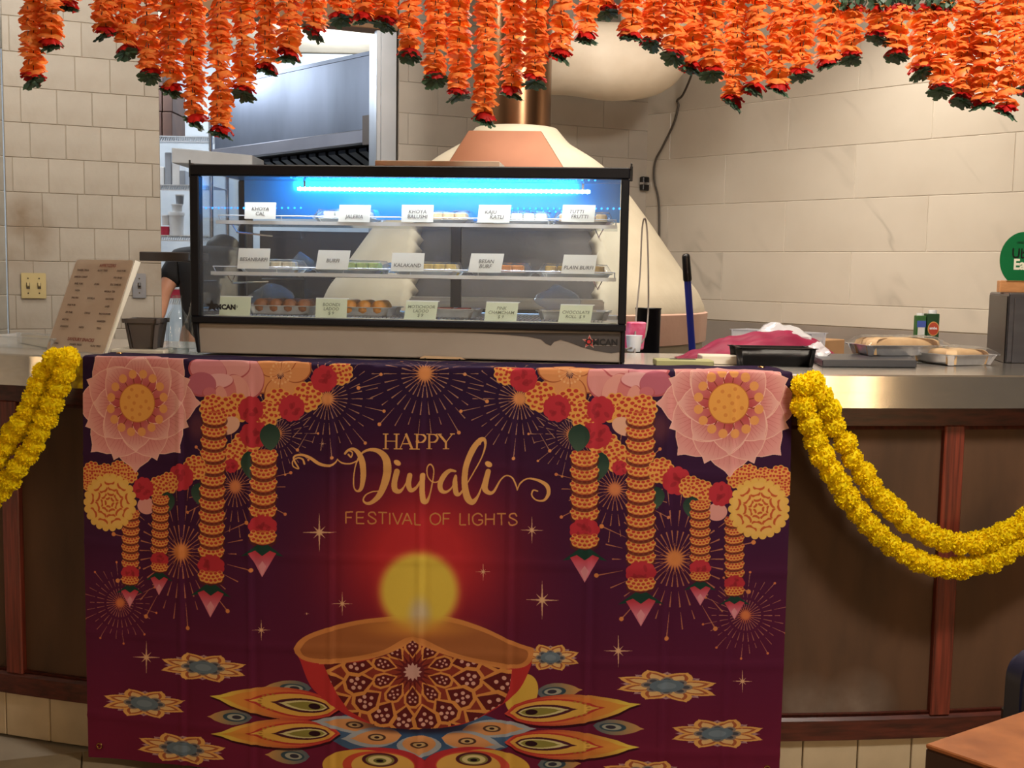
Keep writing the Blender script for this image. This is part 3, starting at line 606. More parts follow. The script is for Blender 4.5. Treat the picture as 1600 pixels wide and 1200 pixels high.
    wr([(545, 712), (549, 716), (551, 709), (545, 706), (540, 711), (542, 718), (549, 719)][:5]+[(540, 709), (546, 704), (554, 704), (562, 712), (567, 726), (568, 745), (565, 764), (559, 769), (554, 764), (553, 750), (556, 730), (563, 713), (575, 705), (590, 706), (602, 716), (606, 732), (603, 752), (594, 774), (582, 786), (573, 788), (568, 783), (572, 775), (582, 770), (592, 769)], [3, 2, 2, 2, 2, 2.5, 3, 5, 8, 9.5, 9, 6, 3, 2, 2, 2, 2.5, 4, 7, 11, 13, 12, 9, 6, 4, 2.5, 2, 1.8, 1.5])
    A.ell(621.5, 724.5, 6, 4, GL, .5)
    wr([(621, 738), (617, 755), (618, 766), (625, 769), (632, 762), (640, 746)], [9, 9, 9, 6, 2.5, 1.5])
    wr([(641, 744), (639, 758), (643, 767), (652, 762), (661, 746)], [8, 8.5, 7, 4, 2]); wr([(661, 744), (660, 764), (662, 783), (667, 785), (672, 774), (677, 750), (678, 734), (673, 727), (668, 732), (668, 744), (674, 753), (682, 755), (690, 750)], [8, 8, 8.5, 6, 2.5, 2, 2, 2.2, 2, 1.8, 2, 2, 1.6])
    wr([(712, 738), (703, 737), (694, 745), (688, 758), (690, 768), (698, 770), (707, 762), (712, 745), (711, 756), (713, 772), (719, 773), (728, 760)], [3, 6, 8, 8, 7, 4, 2, 3, 8, 8, 4, 1.8])
    wr([(726, 764), (740, 740), (752, 718), (758, 700), (757, 689), (750, 690), (739, 704), (729, 728), (726, 754), (730, 778), (738, 786), (746, 778), (752, 764), (757, 748)], [1.5, 2, 2, 3, 5, 8, 9.5, 9, 9.5, 11, 9, 4, 2, 1.6])
    A.ell(763.5, 727, 6, 4.2, GL, .5)
    wr([(763, 738), (759, 754), (758, 766), (765, 772), (772, 769), (782, 752), (791, 745), (800, 748), (806, 760), (808, 768)], [8, 9, 9, 6, 4, 2.2, 2, 2.2, 2.5, 1.5]); wr([(808, 768), (813, 757), (824, 750), (840, 752), (854, 760), (857, 772), (850, 783), (838, 783), (831, 776), (833, 768), (840, 769)], [1.5, 2.5, 2.2, 4, 6.5, 6, 3.5, 2.2, 2.2, 2.5, 2])
    def cap(ch, x):
        t, b = 801.5, 819.5; m = 810; w = 2.2
        def l(*P): A.line(P, w, G2)
        def c(P): A.line(spline(P, 6), w, G2)
        y = (x-540)*.012
        if ch == 'F': l((x, t+y), (x, b+y)); l((x, t+y), (x+11, t+y)); l((x, m+y), (x+9, m+y)); return 16.5
        if ch == 'E': l((x, t+y), (x, b+y)); l((x, t+y), (x+12, t+y)); l((x, m+y), (x+11, m+y)); l((x, b+y), (x+12, b+y)); return 18
        if ch == 'S': c([(x+12, t+4+y), (x+9, t+y), (x+3, t+.5+y), (x+1, t+4.5+y), (x+6, m-.5+y), (x+12, m+3.5+y), (x+11.5, b-2+y), (x+6, b+y), (x+1.5, b-1.5+y), (x, b-5+y)]); return 17
        if ch == 'T': l((x-1, t+y), (x+13, t+y)); l((x+6, t+y), (x+6, b+y)); return 17.5
        if ch == 'I': l((x, t+y), (x, b+y)); return 5.5
        if ch == 'V': l((x-1, t+y), (x+6.5, b+y)); l((x+6.5, b+y), (x+14, t+y)); return 15
        if ch == 'A': l((x-1, b+y), (x+6.5, t+y)); l((x+6.5, t+y), (x+14, b+y)); l((x+2, m+3+y), (x+11, m+3+y)); return 18.5
        if ch == 'L': l((x, t+y), (x, b+y)); l((x, b+y), (x+9.5, b+y)); return 14
        if ch == 'O': c([(x+8, t+y), (x+2, t+3+y), (x, m+y), (x+2, b-3+y), (x+8, b+y), (x+14, b-3+y), (x+16, m+y), (x+14, t+3+y), (x+8, t+y)]); return 20.5
        if ch == 'G': c([(x+15, t+4.5+y), (x+12, t+1+y), (x+7, t+y), (x+1.5, t+3.5+y), (x, m+y), (x+2, b-3+y), (x+8, b+y), (x+13, b-1.5+y), (x+15.5, b-4+y)]); l((x+15.5, b-4+y), (x+15.5, m+1.5+y)); l((x+15.5, m+1.5+y), (x+9, m+1.5+y)); return 20.5
        if ch == 'H': l((x, t+y), (x, b+y)); l((x+13, t+y), (x+13, b+y)); l((x, m+y), (x+13, m+y)); return 18.5
        return 9.5
    x = 541
    for ch in 'FESTIVAL OF LIGHTS': x += cap(ch, x)
    return A.im

_im = make_art()
_I = bpy.data.images.new('printed_artwork', TW, TH); _px = np.ones((TH, TW, 4), np.float32); _px[..., :3] = np.clip(_im[::-1], 0, 1)
_I.pixels.foreach_set(_px.ravel()); _I.update(); _I.pack()
CLOTH = mat('printed_satin', (120, 30, 40), .8, 0, None, 300, None, .06, 700, spec=.12); CLOTH.node_tree.nodes['Principled BSDF'].inputs['Sheen Weight'].default_value = 0.
_n = CLOTH.node_tree.nodes.new('ShaderNodeTexImage'); _n.image = _I; _g = CLOTH.node_tree.nodes.new('ShaderNodeHueSaturation'); _g.inputs['Value'].default_value = .68; _g.inputs['Saturation'].default_value = .95; CLOTH.node_tree.links.new(_n.outputs[0], _g.inputs['Color']); CLOTH.node_tree.links.new(_g.outputs[0], CLOTH.node_tree.nodes['Principled BSDF'].inputs['Base Color'])
NA, vs_ = 300, []
CREA = [art_av(x, 800)[0] for x in (283, 392, 517, 657, 797, 920, 1040, 1140)]; CREV = [1.07-art_av(x, y)[1]*0-.0 for x, y in ((0, 0),)]
def cloth_pt(a, v):
    c = fold_c(a); s = v-c
    R = BR; z = 1.0735
    if s < 0:
        R = BR-.010+s; z = 1.0745+.0012*math.sin(40*a+60*s)*min(1, -s*20)
        return arc(R, a/BR, z)
    z = 1.0735-s if s > .01 else 1.0745-s*.9
    k = min(1, s*3)
    w = k*(.007*math.sin(5.2*a+.6)+.0045*math.sin(13*a+2+s*1.5)+.002*math.sin(31*a+s*4)+.012)+.012*k*s*math.sin(3.1*a+1.2)
    for ac in CREA: w += .0045*min(1, s*8)*math.exp(-((a-ac)/.006)**2)-.003*min(1, s*8)*math.exp(-((a-ac-.014)/.01)**2)
    for sc_ in (.26, .505, .75, .985): w += .0038*math.exp(-((s-sc_-.004*math.sin(4*a))/.007)**2)
    return arc(R+w*.75-(.002 if s < .008 else 0), a/BR, z)
vl = list(np.arange(.0, .13, .02))+list(np.arange(.13, .215, .0045))+list(np.arange(.215, VH+.001, .011))
G = [[cloth_pt(A_L+(A_R-A_L)*i/NA, v) for i in range(NA+1)] for v in vl]
mb = MB().grid(G); ban = build('festival_banner', mb, CLOTH, smooth=3.2, fix=False)
uv = ban.data.uv_layers.new(name='print'); li = np.zeros(len(ban.data.loops), np.int32); ban.data.loops.foreach_get('vertex_index', li)
U = np.array([[(i/NA), 1-v/VH] for v in vl for i in range(NA+1)], np.float32); uv.data.foreach_set('uv', U[li].ravel())
tag(ban, 'large maroon festival banner reading HAPPY Diwali FESTIVAL OF LIGHTS draped over the counter front', 'banner')
BRASS = mat('brass', (196, 150, 92), .25, 1.)
for u, v in ((.018, 1.215), (.982, 1.215), (.018, .03), (.982, .03)):
    a = A_L+(A_R-A_L)*u; p = cloth_pt(a, v); n = arc(7, a/BR, 0)-arc(6, a/BR, 0) if v > .1 else Vector((0, 0, 1)); n.normalize()
    e1 = n.cross(Vector((0, 0, 1)) if v > .1 else Vector((0, 1, 0))).normalized(); e2 = n.cross(e1)
    m = MB(); m.ring([[p+(e1*math.cos(q)+e2*math.sin(q))*r+n*z for q in np.linspace(0, 2*math.pi, 17)[:-1]] for r, z in ((.0095, .0005), (.0085, .003), (.006, .003), (.005, .0005))], False)
    build('grommet', m, BRASS, ban, smooth=.9, label='brass eyelet')
# ================================================================ yellow pom garlands
def pom_mesh(seed):
    rd = random.Random(seed); m = MB(); m.ball((0, 0, 0), .0262, 2, noise=.05, seed=seed)
    n = 300
    for i in range(n):
        z = 1-2*(i+.5)/n; t = i*2.39996+rd.uniform(-.2, .2); r = math.sqrt(1-z*z); d = Vector((r*math.cos(t), r*math.sin(t), z))
        d = (d+Vector((rd.uniform(-.15, .15), rd.uniform(-.15, .15), rd.uniform(-.15, .15)))).normalized(); a = d.orthogonal().normalized(); a.rotate(Matrix.Rotation(rd.uniform(0, 6.3), 3, d)); b = d.cross(a)
        L = rd.uniform(.0285, .0325); w = rd.uniform(.0026, .0042); bend = b*rd.uniform(-.004, .004)
        p0, p1, p2 = d*.02, d*(L*.8)+bend*.4, d*L+bend
        m.add([p0-a*w*.5, p0+a*w*.5, p1+a*w, p2+a*w*.55+b*.001, p2-a*w*.55-b*.001, p1-a*w], [(0, 1, 2, 5), (5, 2, 3, 4)])
    return mesh_from('pompom', m.v, m.f, smooth=None, fix=False)
POMM = mat('yellow_marigold', (252, 232, 22), .7, 0, (250, 218, 10), 60, None, 0, None, .06, .3, .2)
PM = [pom_mesh(i) for i in range(3)]
def garland(name, label, paths, R=6.036):
    P0 = cyl(*paths[0][0], R, CC); g = thing(name, label, 'garland', P0)
    for P in paths:
        pts = []
        for i, (x, y) in enumerate(P):
            p = cyl(x, y, R+RND.uniform(0, .008), CC); pts.append(p)
            s_ = RND.uniform(.93, 1.1); o = link('pompom', PM[i % 3], POMM, g, p, (RND.uniform(0, 6), RND.uniform(0, 6), RND.uniform(0, 6))); o.scale = (s_,)*3
        build('string', MB().tube(pts, .002, 5), mat('garland_string', (190, 150, 40), .8), g)
    return g
RG = garland('marigold_garland', 'double yellow pompom garland swagged across the counter right of the banner', [
    [(1271, 596), (1284, 618), (1296, 640), (1303, 665), (1321, 692), (1332, 716), (1350, 740), (1362, 761), (1380, 782), (1398, 797), (1416, 815), (1437, 827), (1455, 836), (1476, 845), (1500, 849), (1524, 848), (1545, 843), (1567, 834), (1587, 824), (1603, 809), (1620, 795), (1636, 778)],
    [(1254, 602), (1255, 635), (1266, 663), (1275, 689), (1285, 713), (1299, 737), (1312, 756), (1324, 777), (1341, 800), (1357, 819), (1374, 836), (1392, 852), (1413, 864), (1434, 876), (1458, 884), (1480, 888), (1500, 887), (1524, 882), (1548, 876), (1569, 864), (1590, 853), (1610, 840), (1630, 824)]])
garland('marigold_garland', 'double yellow pompom garland hanging at the left end, beside the standing menu', [
    [(106, 560), (100, 583), (92, 605), (81, 630), (72, 653), (61, 675), (53, 695), (42, 711), (28, 731), (14, 750), (0, 767), (-14, 782), (-30, 796)],
    [(86, 562), (67, 582), (60, 602), (53, 621), (45, 642), (33, 661), (21, 676), (8, 697), (-4, 717), (-20, 735), (-36, 750)]])
p = cyl(1281, 603, 6.004, CC); build('tape', MB().box(p, (.03, .004, .045), .16), mat('white_tape', (235, 225, 205), .5), RG)
# ================================================================ orange flower strands overhead
def petal_grid(m, R, z, rot, rad, w, droop, rise, rd, tipw=.8):
    G = []
    for i in range(5):
        t = i/4; r = .003+rad*t; zz = rise*math.sin(t*2.2)-droop*t*t+rd.uniform(-.0004, .0004); ww = w*(.4+.62*math.sin(math.pi*(.12+.66*t))) if i < 4 else w*tipw*.8
        row = []
        for j in (-1, -.33, .33, 1):
            a = rot+j*ww/(r+.006)*.5; a = rot+max(-1.1, min(1.1, a-rot)); rr = r*(1-.1*abs(j)*t)
            row.append(Vector((rr*math.cos(a), rr*math.sin(a), z+zz-.0035*abs(j)*t+rd.uniform(-.0005, .0005)*t)))
        G.append(row)
    m.grid(G)
def tier_mesh(seed, rad=.0315, n=8, droop=.008, rise=.008, w=.042):
    rd = random.Random(seed); m = MB()
    for k in range(n): petal_grid(m, 0, rd.uniform(-.002, .002), 2*math.pi*(k+rd.uniform(-.18, .18))/n, rad*rd.uniform(.86, 1.08), w*rd.uniform(.85, 1.15), droop*rd.uniform(.3, 1.9), rise*rd.uniform(.4, 1.3), rd)
    return mesh_from('flower_tier', m.v, m.f, smooth=3.2, fix=False)
def calyx_mesh(seed):
    rd = random.Random(seed); m = MB()
    for k in range(14):
        t = 2*math.pi*(k+rd.uniform(-.2, .2))/14; L = rd.uniform(.027, .037); pts = [Vector((0, 0, 0))]
        for f, s_ in ((.35, -.32), (.55, -.3), (.62, -.42), (.8, -.2), (.9, -.24), (1., 0), (.9, .24), (.8, .2), (.62, .42), (.55, .3), (.35, .32)):
            pts.append(Vector((L*f*math.cos(t+s_), L*f*math.sin(t+s_), -.010*f*f+rd.uniform(-.003, .003)*f+(k % 2)*.003)))
        m.add(pts, [(0, i, i+1) for i in range(1, len(pts)-1)])
    m.ball((0, 0, -.003), .008, 1)
    return mesh_from('calyx', m.v, m.f, fix=False)
PET = mat('orange_silk_petal', (255, 124, 62), .42, 0, (255, 152, 84), 30, None, 0, None, .12, .5, .5, detail=2)
def _grad(m, inner, r0, r1):
    N, L = m.node_tree.nodes, m.node_tree.links; b = N['Principled BSDF']; src = b.inputs['Base Color'].links[0].from_socket
    tc = N.new('ShaderNodeTexCoord'); ln = N.new('ShaderNodeVectorMath'); ln.operation = 'LENGTH'; L.new(tc.outputs['Object'], ln.inputs[0])
    mr = N.new('ShaderNodeMapRange'); mr.inputs[1].default_value = r0; mr.inputs[2].default_value = r1; L.new(ln.outputs['Value'], mr.inputs[0])
    mx = N.new('ShaderNodeMix'); mx.data_type = 'RGBA'; L.new(mr.outputs[0], mx.inputs[0]); mx.inputs[6].default_value = lin(inner); L.new(src, mx.inputs[7])
    for l in list(src.links):
        if l.to_node != mx: L.new(mx.outputs[2], l.to_socket)
_grad(PET, (255, 196, 96), .014, .034)
PETR = mat('red_silk_petal', (214, 34, 26), .5, 0, (150, 14, 22), 30, None, 0, None, .1, .3, .4)
LEAFM = mat('dark_green_calyx', (72, 104, 76), .5, 0, (48, 70, 54), 30, None, 0, None, .1, .12, .5)
STRM = mat('brown_twine', (74, 40, 22), .8)
TM = [tier_mesh(i) for i in range(7)]; RM = [tier_mesh(50+i, .030, 10, .013, .004, .03) for i in range(3)]; CM = [calyx_mesh(80+i) for i in range(3)]
ZR = 2.115
STR = [(52, 135), (80, 80), (104, 20), (165, 62), (198, 90), (235, 127), (270, 150), (305, 198), (345, 217), (382, 155), (418, 118), (452, 98), (492, 60), (533, 38), (568, 40), (602, 47), (640, 95), (680, 132), (716, 158), (757, 195), (800, 155), (836, 137), (876, 97), (915, 70), (948, 28), (985, 66), (1018, 76), (1052, 97), (1079, 116), (1112, 124), (1145, 170), (1178, 150), (1215, 148), (1250, 126), (1292, 109), (1328, 100), (1372, 68), (1400, 95), (1437, 122), (1468, 150), (1502, 166), (1535, 172), (1572, 184), (1606, 150)]
for i, (x, yb) in enumerate(STR):
    Y = 2.93+RND.uniform(-.035, .035); pb_ = at(x, yb-9, Y); top = ZR-.03
    if 1300 < x < 1490: top = at(x, 10, Y).z
    g = thing('flower_strand', f'orange silk flower strand with red end flower and green calyx, {nth(i)} from the left overhead', 'flower strand', (pb_.x, Y, pb_.z), 'orange flower strands hanging overhead')
    z = pb_.z; lean = (RND.uniform(-.03, .03), RND.uniform(-.03, .03))
    build('string', MB().tube([(pb_.x, Y, z), (pb_.x+lean[0]*.3, Y+lean[1]*.2, (z+ZR)/2), (pb_.x, Y, ZR)], .0012, 5), STRM, g)
    tl = (RND.uniform(-.5, .5), RND.uniform(-.35, .15))
    link('calyx', CM[i % 3], LEAFM, g, (pb_.x, Y-.004, z-.001), (tl[1]+.42, tl[0], RND.uniform(0, 6)))
    link('red_flower', RM[i % 3], PETR, g, (pb_.x, Y, z+.016), (tl[1]*.5, tl[0]*.6, RND.uniform(0, 6)))
    sm = MB(); q = z+.035
    while q < top: sm.tube([(pb_.x+RND.uniform(-.003, .003), Y-.0275, q), (pb_.x+RND.uniform(-.003, .003), Y-.0275, q+RND.uniform(.008, .014))], .0013, 4); q += RND.uniform(.02, .034)
    if sm.v: so_ = build('stitch', sm, STRM, g); so_['kind'] = 'stuff'
    z += .024; k = 0
    while z < top:
        o = link('flower_tier', TM[RND.randrange(7)], PET, g, (pb_.x+RND.uniform(-.003, .003), Y+RND.uniform(-.003, .003), z), (RND.uniform(-.38, .38), RND.uniform(-.38, .38), RND.uniform(0, 6.3)))
        s_ = RND.uniform(.9, 1.08); o.scale = (s_, s_, RND.uniform(.8, 1.3)); z += RND.uniform(.0115, .0145)
    if 1300 < x < 1490: link('red_flower', RM[(i+1) % 3], PETR, g, (pb_.x, Y, top+.004), (0, 0, RND.uniform(0, 6)))
rl = thing('garland_rail', 'dark rail just above the view that carries the orange flower strands', 'rail', (.1, 2.93, ZR))
build('rod', MB().tube([(-1.35, 2.93, ZR), (1.45, 2.93, ZR)], .009, 10), BLACK, rl, smooth=.8)
for x in (-1.1, 1.2): build('hanger', MB().tube([(x, 2.93, ZR), (x, 2.93, 2.96)], .003, 6), BLACK, rl)
m = MB(); rd = random.Random(3)
for k in range(330):
    x = rd.uniform(1306, 1496); c = at(x, rd.uniform(-26, 6), 2.94+rd.uniform(-.03, .03)); t = rd.uniform(0, 6.3); L = rd.uniform(.012, .024)
    a = Vector((math.cos(t)*L*.4, math.sin(t)*L*.4, rd.uniform(-.004, .004))); b = Vector((rd.uniform(-.01, .01), rd.uniform(-.01, .01), -L)); m.add([c, c+a+b*.5, c+b, c-a+b*.5], [(0, 1, 2, 3)])
for k in range(5): c = at(1320+40*k, -20, 2.94); m.tube([c, (c.x, 2.93, ZR)], .004, 5)
o = build('leaf_fringe', m, LEAFM, rl, fix=False); o['kind'] = 'stuff'

# ================================================================ refrigerated display case
CX, CY, PHI, CWD = -.2978, 3.17, .0911, 1.211
EU, EV, EZ = Vector((math.cos(PHI), -math.sin(PHI), 0)), Vector((math.sin(PHI), math.cos(PHI), 0)), Vector((0, 0, 1))
def cs(u, v, z): return Vector((CX, CY, 0))+EU*u+EV*v+EZ*z
def cuv(px, py, v):
    p = onplane(px, py, cs(0, v, 0), EV)-Vector((CX, CY, 0)); return p.dot(EU), p.z
def cbox(mb, u0, u1, v0, v1, z0, z1): return mb.obox(cs((u0+u1)/2, (v0+v1)/2, (z0+z1)/2), EU*(u1-u0)/2, EV*(v1-v0)/2, EZ*(z1-z0)/2)
HW, Z0, Z1, DEP = CWD/2, 1.160, 1.598, .43
CASEB = mat('case_black', (8, 9, 17), .45, 0, None, 8, None, 0, None, 0, 0, .3); CASEG = mat('case_grey_front', (164, 154, 144), .42, .2, (152, 142, 132), 3)
GLASS = film('case_glass', (250, 253, 255), .985, .02, 1.42); GLOWINT = mat('case_inner_blue_glow', (110, 168, 205), .2, .3, (96, 156, 196), 3)  # blue diode glow is mixed into the inner panel colour
case = thing('display_case', 'glass countertop sweets display case with black frame and blue lit top', 'display case', cs(0, 0, 1.07))
build('base', cbox(MB(), -HW+.016, HW-.012, .012, DEP, 1.0755, Z0-.001), CASEG, case, .003, label='plain grey lower front')
build('base_side', cbox(MB(), HW-.012, HW-.001, .004, DEP, 1.0755, Z0), CASEB, case, .002); build('base_side', MB().prism([cs(-HW, .004, Z0), cs(-HW+.016, .004, Z0), cs(-HW+.022, .004, 1.0755), cs(-HW+.014, .004, 1.0755)], EV*(DEP-.004)), CASEB, case, .002)
fb = .026
for n_, a in (('frame_top', (-HW, HW, -.004, .03, Z1-.03, Z1)), ('frame_bottom', (-HW, HW, -.004, .03, Z0, Z0+.019)), ('frame_side', (-HW, -HW+fb, -.004, .03, Z0+.019, Z1-.03)), ('frame_side', (HW-fb+.004, HW, -.004, .03, Z0+.019, Z1-.03)),
              ('rear_post', (-HW, -HW+.022, DEP-.022, DEP, Z0, Z1-.012)), ('rear_post', (HW-.022, HW, DEP-.022, DEP, Z0, Z1-.012)), ('rear_post', (.065, .098, DEP-.02, DEP, Z0, Z1-.012)), ('rear_rail', (-HW+.022, HW-.022, DEP-.022, DEP, Z0, Z0+.03)),
              ('deck', (-HW+.002, HW-.002, .03, DEP-.022, Z0-.0005, Z0+.016)), ('roof', (-HW, HW, .03, DEP, Z1-.012, Z1))):
    build(n_, cbox(MB(), *a), CASEB if n_ not in ('deck', 'roof', 'rear_rail') else (STEEL if n_ != 'roof' else GLOWINT), case, .003)
build('light_ledge', cbox(MB(), -HW+fb, HW-fb, .03, .05, Z0+.016, Z0+.021), mat('pale_ledge', (214, 210, 190), .4), case)
build('front_pane', cbox(MB(), -HW+fb-.004, HW-fb+.006, .008, .012, Z0+.016, Z1-.027), GLASS, case, label='clear front glass')
for u in (-HW+.006, HW-.009): build('side_pane', cbox(MB(), u, u+.003, .03, DEP-.022, Z0+.002, Z1-.014), GLASS, case, label='clear side glass')
for a, b in ((-HW+.022, .08), (.083, HW-.022)): build('rear_pane', cbox(MB(), a, b, DEP-.014, DEP-.011, Z0+.03, Z1-.014), GLASS, case, label='clear sliding rear glass')
zb = cuv(640, 344, DEP-.03)[1]
build('header_panel', cbox(MB(), -HW+.024, HW-.024, DEP-.034, DEP-.024, zb, Z1-.0125), GLOWINT, case, label='upper rear panel tinted blue to carry the diode glow')
# case light: a white diode tube; glowing blue beads imitate its reflections
ul, zl_ = cuv(465, 295, .1); ur, _ = cuv(922, 300, .1)
LEDW = mat('led_white', (235, 248, 255), .5, emit=(176, 222, 255), es=9); LEDREF = mat('led_reflection_blue', (90, 190, 255), .5, emit=(40, 150, 255), es=2.6)
m = cbox(MB(), ul, ur, .096, .104, zl_-.0042, zl_+.0042); n = 58
for i in range(n): m.ball(cs(ul+(ur-ul)*(i+.5)/n, .1, zl_), .0066, 1)
build('led_strip', m, LEDW, case, label='glowing white diode strip')
for u in (ul+.02, ur-.02): build('led_bracket', cbox(MB(), u-.003, u+.003, .1, .106, zl_, Z1-.012), CHROME, case)
m = MB(); uu, zz = cuv(455, 277, .06)
for i in range(50): m.ball(cs(uu+(cuv(930, 279, .06)[0]-uu)*i/49, .06, zz), .0035, 1)
build('led_reflection', m, LEDREF, case, label='glowing beads imitating the diode strip reflected under the roof')
m = MB(); v = DEP-.037
for x0, x1, y0, n in ((312, 470, 325, 17), (800, 968, 326, 19), (800, 878, 331, 9)):
    for i in range(n): u, z = cuv(x0+(x1-x0)*i/(n-1), y0, v); m.ball(cs(u, v, z), .0036, 1)
build('led_reflection', m, LEDREF, case, label='glowing beads imitating the diode strip reflected in the rear panel')
o = lamp('AREA', 'case_blue_light', cs(0, .3, Z1-.02), cs(0, DEP+.12, Z1-.11), 3.6, (.03, .44, 1.), .9, sy=.03); o.rotation_euler = Matrix([[EU.x, EV.x*0, 0], [0, 0, 0], [0, 0, 1]]).to_euler() if False else o.rotation_euler
lamp('AREA', 'case_strip_light', cs(0, .026, Z1-.034), cs(0, .10, 1.2), 1.9, (.86, .93, 1.), 1.0, sy=.012, spread=2.2)
for o in list(SC.objects)[-2:]:
    z = -(Vector((0, .0, -1))) if False else None
for nm in ('case_blue_light', 'case_strip_light'):
    o = SC.objects[nm]; d = (o.rotation_euler.to_matrix() @ Vector((0, 0, -1))).normalized(); x = EU-d*EU.dot(d); x.normalize(); y = (-d).cross(x)
    o.rotation_euler = Matrix((x, y, -d)).transposed().to_euler()
for u in (-HW-.004, HW+.001):
    b = cbox(MB(), u-.001, u+.007, .006, .03, Z1-.035, Z1+.004); b.tube([cs(u+.003, .004, Z1-.006), cs(u+.003, .004, Z1+.012)], .003, 6); build('hinge', b, BLACK, case, .001)
SHZ = []
SHG = film('shelf_glass', (236, 246, 250), .93, .05, 1.45)
for py, v0, v1 in ((349, .05, .30), (430, .045, .34)):
    z = cuv(640, py, v0)[1]; SHZ.append(z); a, b = cuv(338, 350, v0)[0] if py < 400 else cuv(330, 430, v0)[0], HW-.03
    s_ = build('shelf', cbox(MB(), a, b, v0, v1, z-.006, z), SHG, case, label='clear glass shelf with chrome rim')
    build('shelf_edge', cbox(MB(), a, b, v0-.004, v0, z-.008, z+.002), RAILM, s_)
    r = .016; m = MB().tube([cs(a+.006, v0+.02, z+.002), cs(a+.006, v0, z+r), cs(a+.02, v0-.001, z+r), cs(b-.02, v0-.001, z+r), cs(b-.004, v0, z+r), cs(b-.004, v0+.02, z+.002)], .0017, 6)
    for k in range(1, 6): u = a+(b-a)*k/6; m.tube([cs(u, v0-.001, z), cs(u, v0-.001, z+r)], .0012, 5)
    build('rail', m, RAILM, s_, smooth=.9)
    m = MB()
    for k in range(70): u = a+(b-a)*(k+.5)/70; m.tube([cs(u, v0, z-.009), cs(u, v1, z-.009)], .001, 4)
    if py > 400: w = build('wire', m, CHROME, s_); w['kind'] = 'stuff'
    for u in (a+.05, b-.05):
        m = MB().tube([cs(u-.012, v0+.02, z-.007), cs(u, v0+.03, z-.03), cs(u+.012, v0+.02, z-.007)], .0022, 6); m.tube([cs(u, v0+.03, z-.03), cs(u, DEP-.02, z-.03)], .003, 6); build('bracket', m, CHROME, s_)
DZ = Z0+.0162
m = MB()
for k in range(96): u = -HW+.06+(2*HW-.12)*(k+.5)/96; m.tube([cs(u, .05, DZ+.0008), cs(u, .06, DZ+.008), cs(u, DEP-.06, DZ+.008)], .0011, 4)
o = build('wire_rack', m, CHROME, case); o['kind'] = 'stuff'
# decals on the case
INK = mat('black_ink', (22, 20, 22), .6); REDI = mat('red_ink', (190, 40, 40), .5)
def star_pts(c, r, ux, uy, k=.42): return [c+ux*(math.sin(i*math.pi/5)*r*(1 if i % 2 == 0 else k))+uy*(math.cos(i*math.pi/5)*r*(1 if i % 2 == 0 else k)) for i in range(10)]
fl = [(690, 518.5), (980, 521), (977, 550), (955, 552), (930, 548), (908, 542), (890, 535), (876, 531), (866, 534), (861, 540), (853, 537), (845, 530), (825, 526), (790, 523), (740, 520)]
pts = []
for x, y in fl: u, z = cuv(x, y, .0115); pts.append(cs(min(u, HW-.013), .0115, min(z, Z0-.002)))
build('flame_decal', MB().prism(pts, -EV*.0006), mat('flame_black', (58, 54, 56), .35, 0, (70, 66, 66), 8), case, fix=True)
u, z = cuv(921, 534, .01); c = cs(u, .0105, z)
build('star_decal', MB().prism(star_pts(c, .021, EU, EZ), -EV*.0006), mat('star_outline', (196, 150, 140), .4), case); build('star_decal', MB().prism(star_pts(c-EV*.0007, .016, EU, EZ), -EV*.0006), REDI, case)
u, z = cuv(940, 535, .01); text('brand_lettering', 'OMCAN', INK, case, cs(u, .0095, z), EU, EZ, .0235, .0009); 
u, z = cuv(944, 539.5, .01); build('brand_underline', cbox(MB(), u-.027, u+.036, .0100, .0105, z-.0008, z+.0002), mat('silver_ink', (190, 186, 180), .4), case)
u, z = cuv(331, 478, .0075); build('glass_star_decal', MB().prism(star_pts(cs(u, .0076, z), .0185, EU, EZ), -EV*.0004), INK, case)
u, z = cuv(349, 480, .0075); text('glass_lettering', 'OMCAN', INK, case, cs(u, .0072, z), EU, EZ, .019, .0011)
(ua, za), (ub, zb2) = cuv(655, 556, .0), cuv(727, 567, .0)
pl = build('name_plate', MB().prism([cs(ua, .0115, 1.0745), cs(ua+.004, .0115, za-.004), cs(ua+.012, .0115, za), cs(ub-.012, .0115, za-.002), cs(ub-.004, .0115, za-.007), cs(ub, .0115, 1.0745)], -EV*.008), mat('beige_plate', (190, 160, 124), .5), case, .001, label='beige plate with two screws')
for u in (ua+.016, ub-.016): build('screw', MB().tube([cs(u, .004, za-.008), cs(u, .0025, za-.008)], .0028, 8), BLACK, pl)
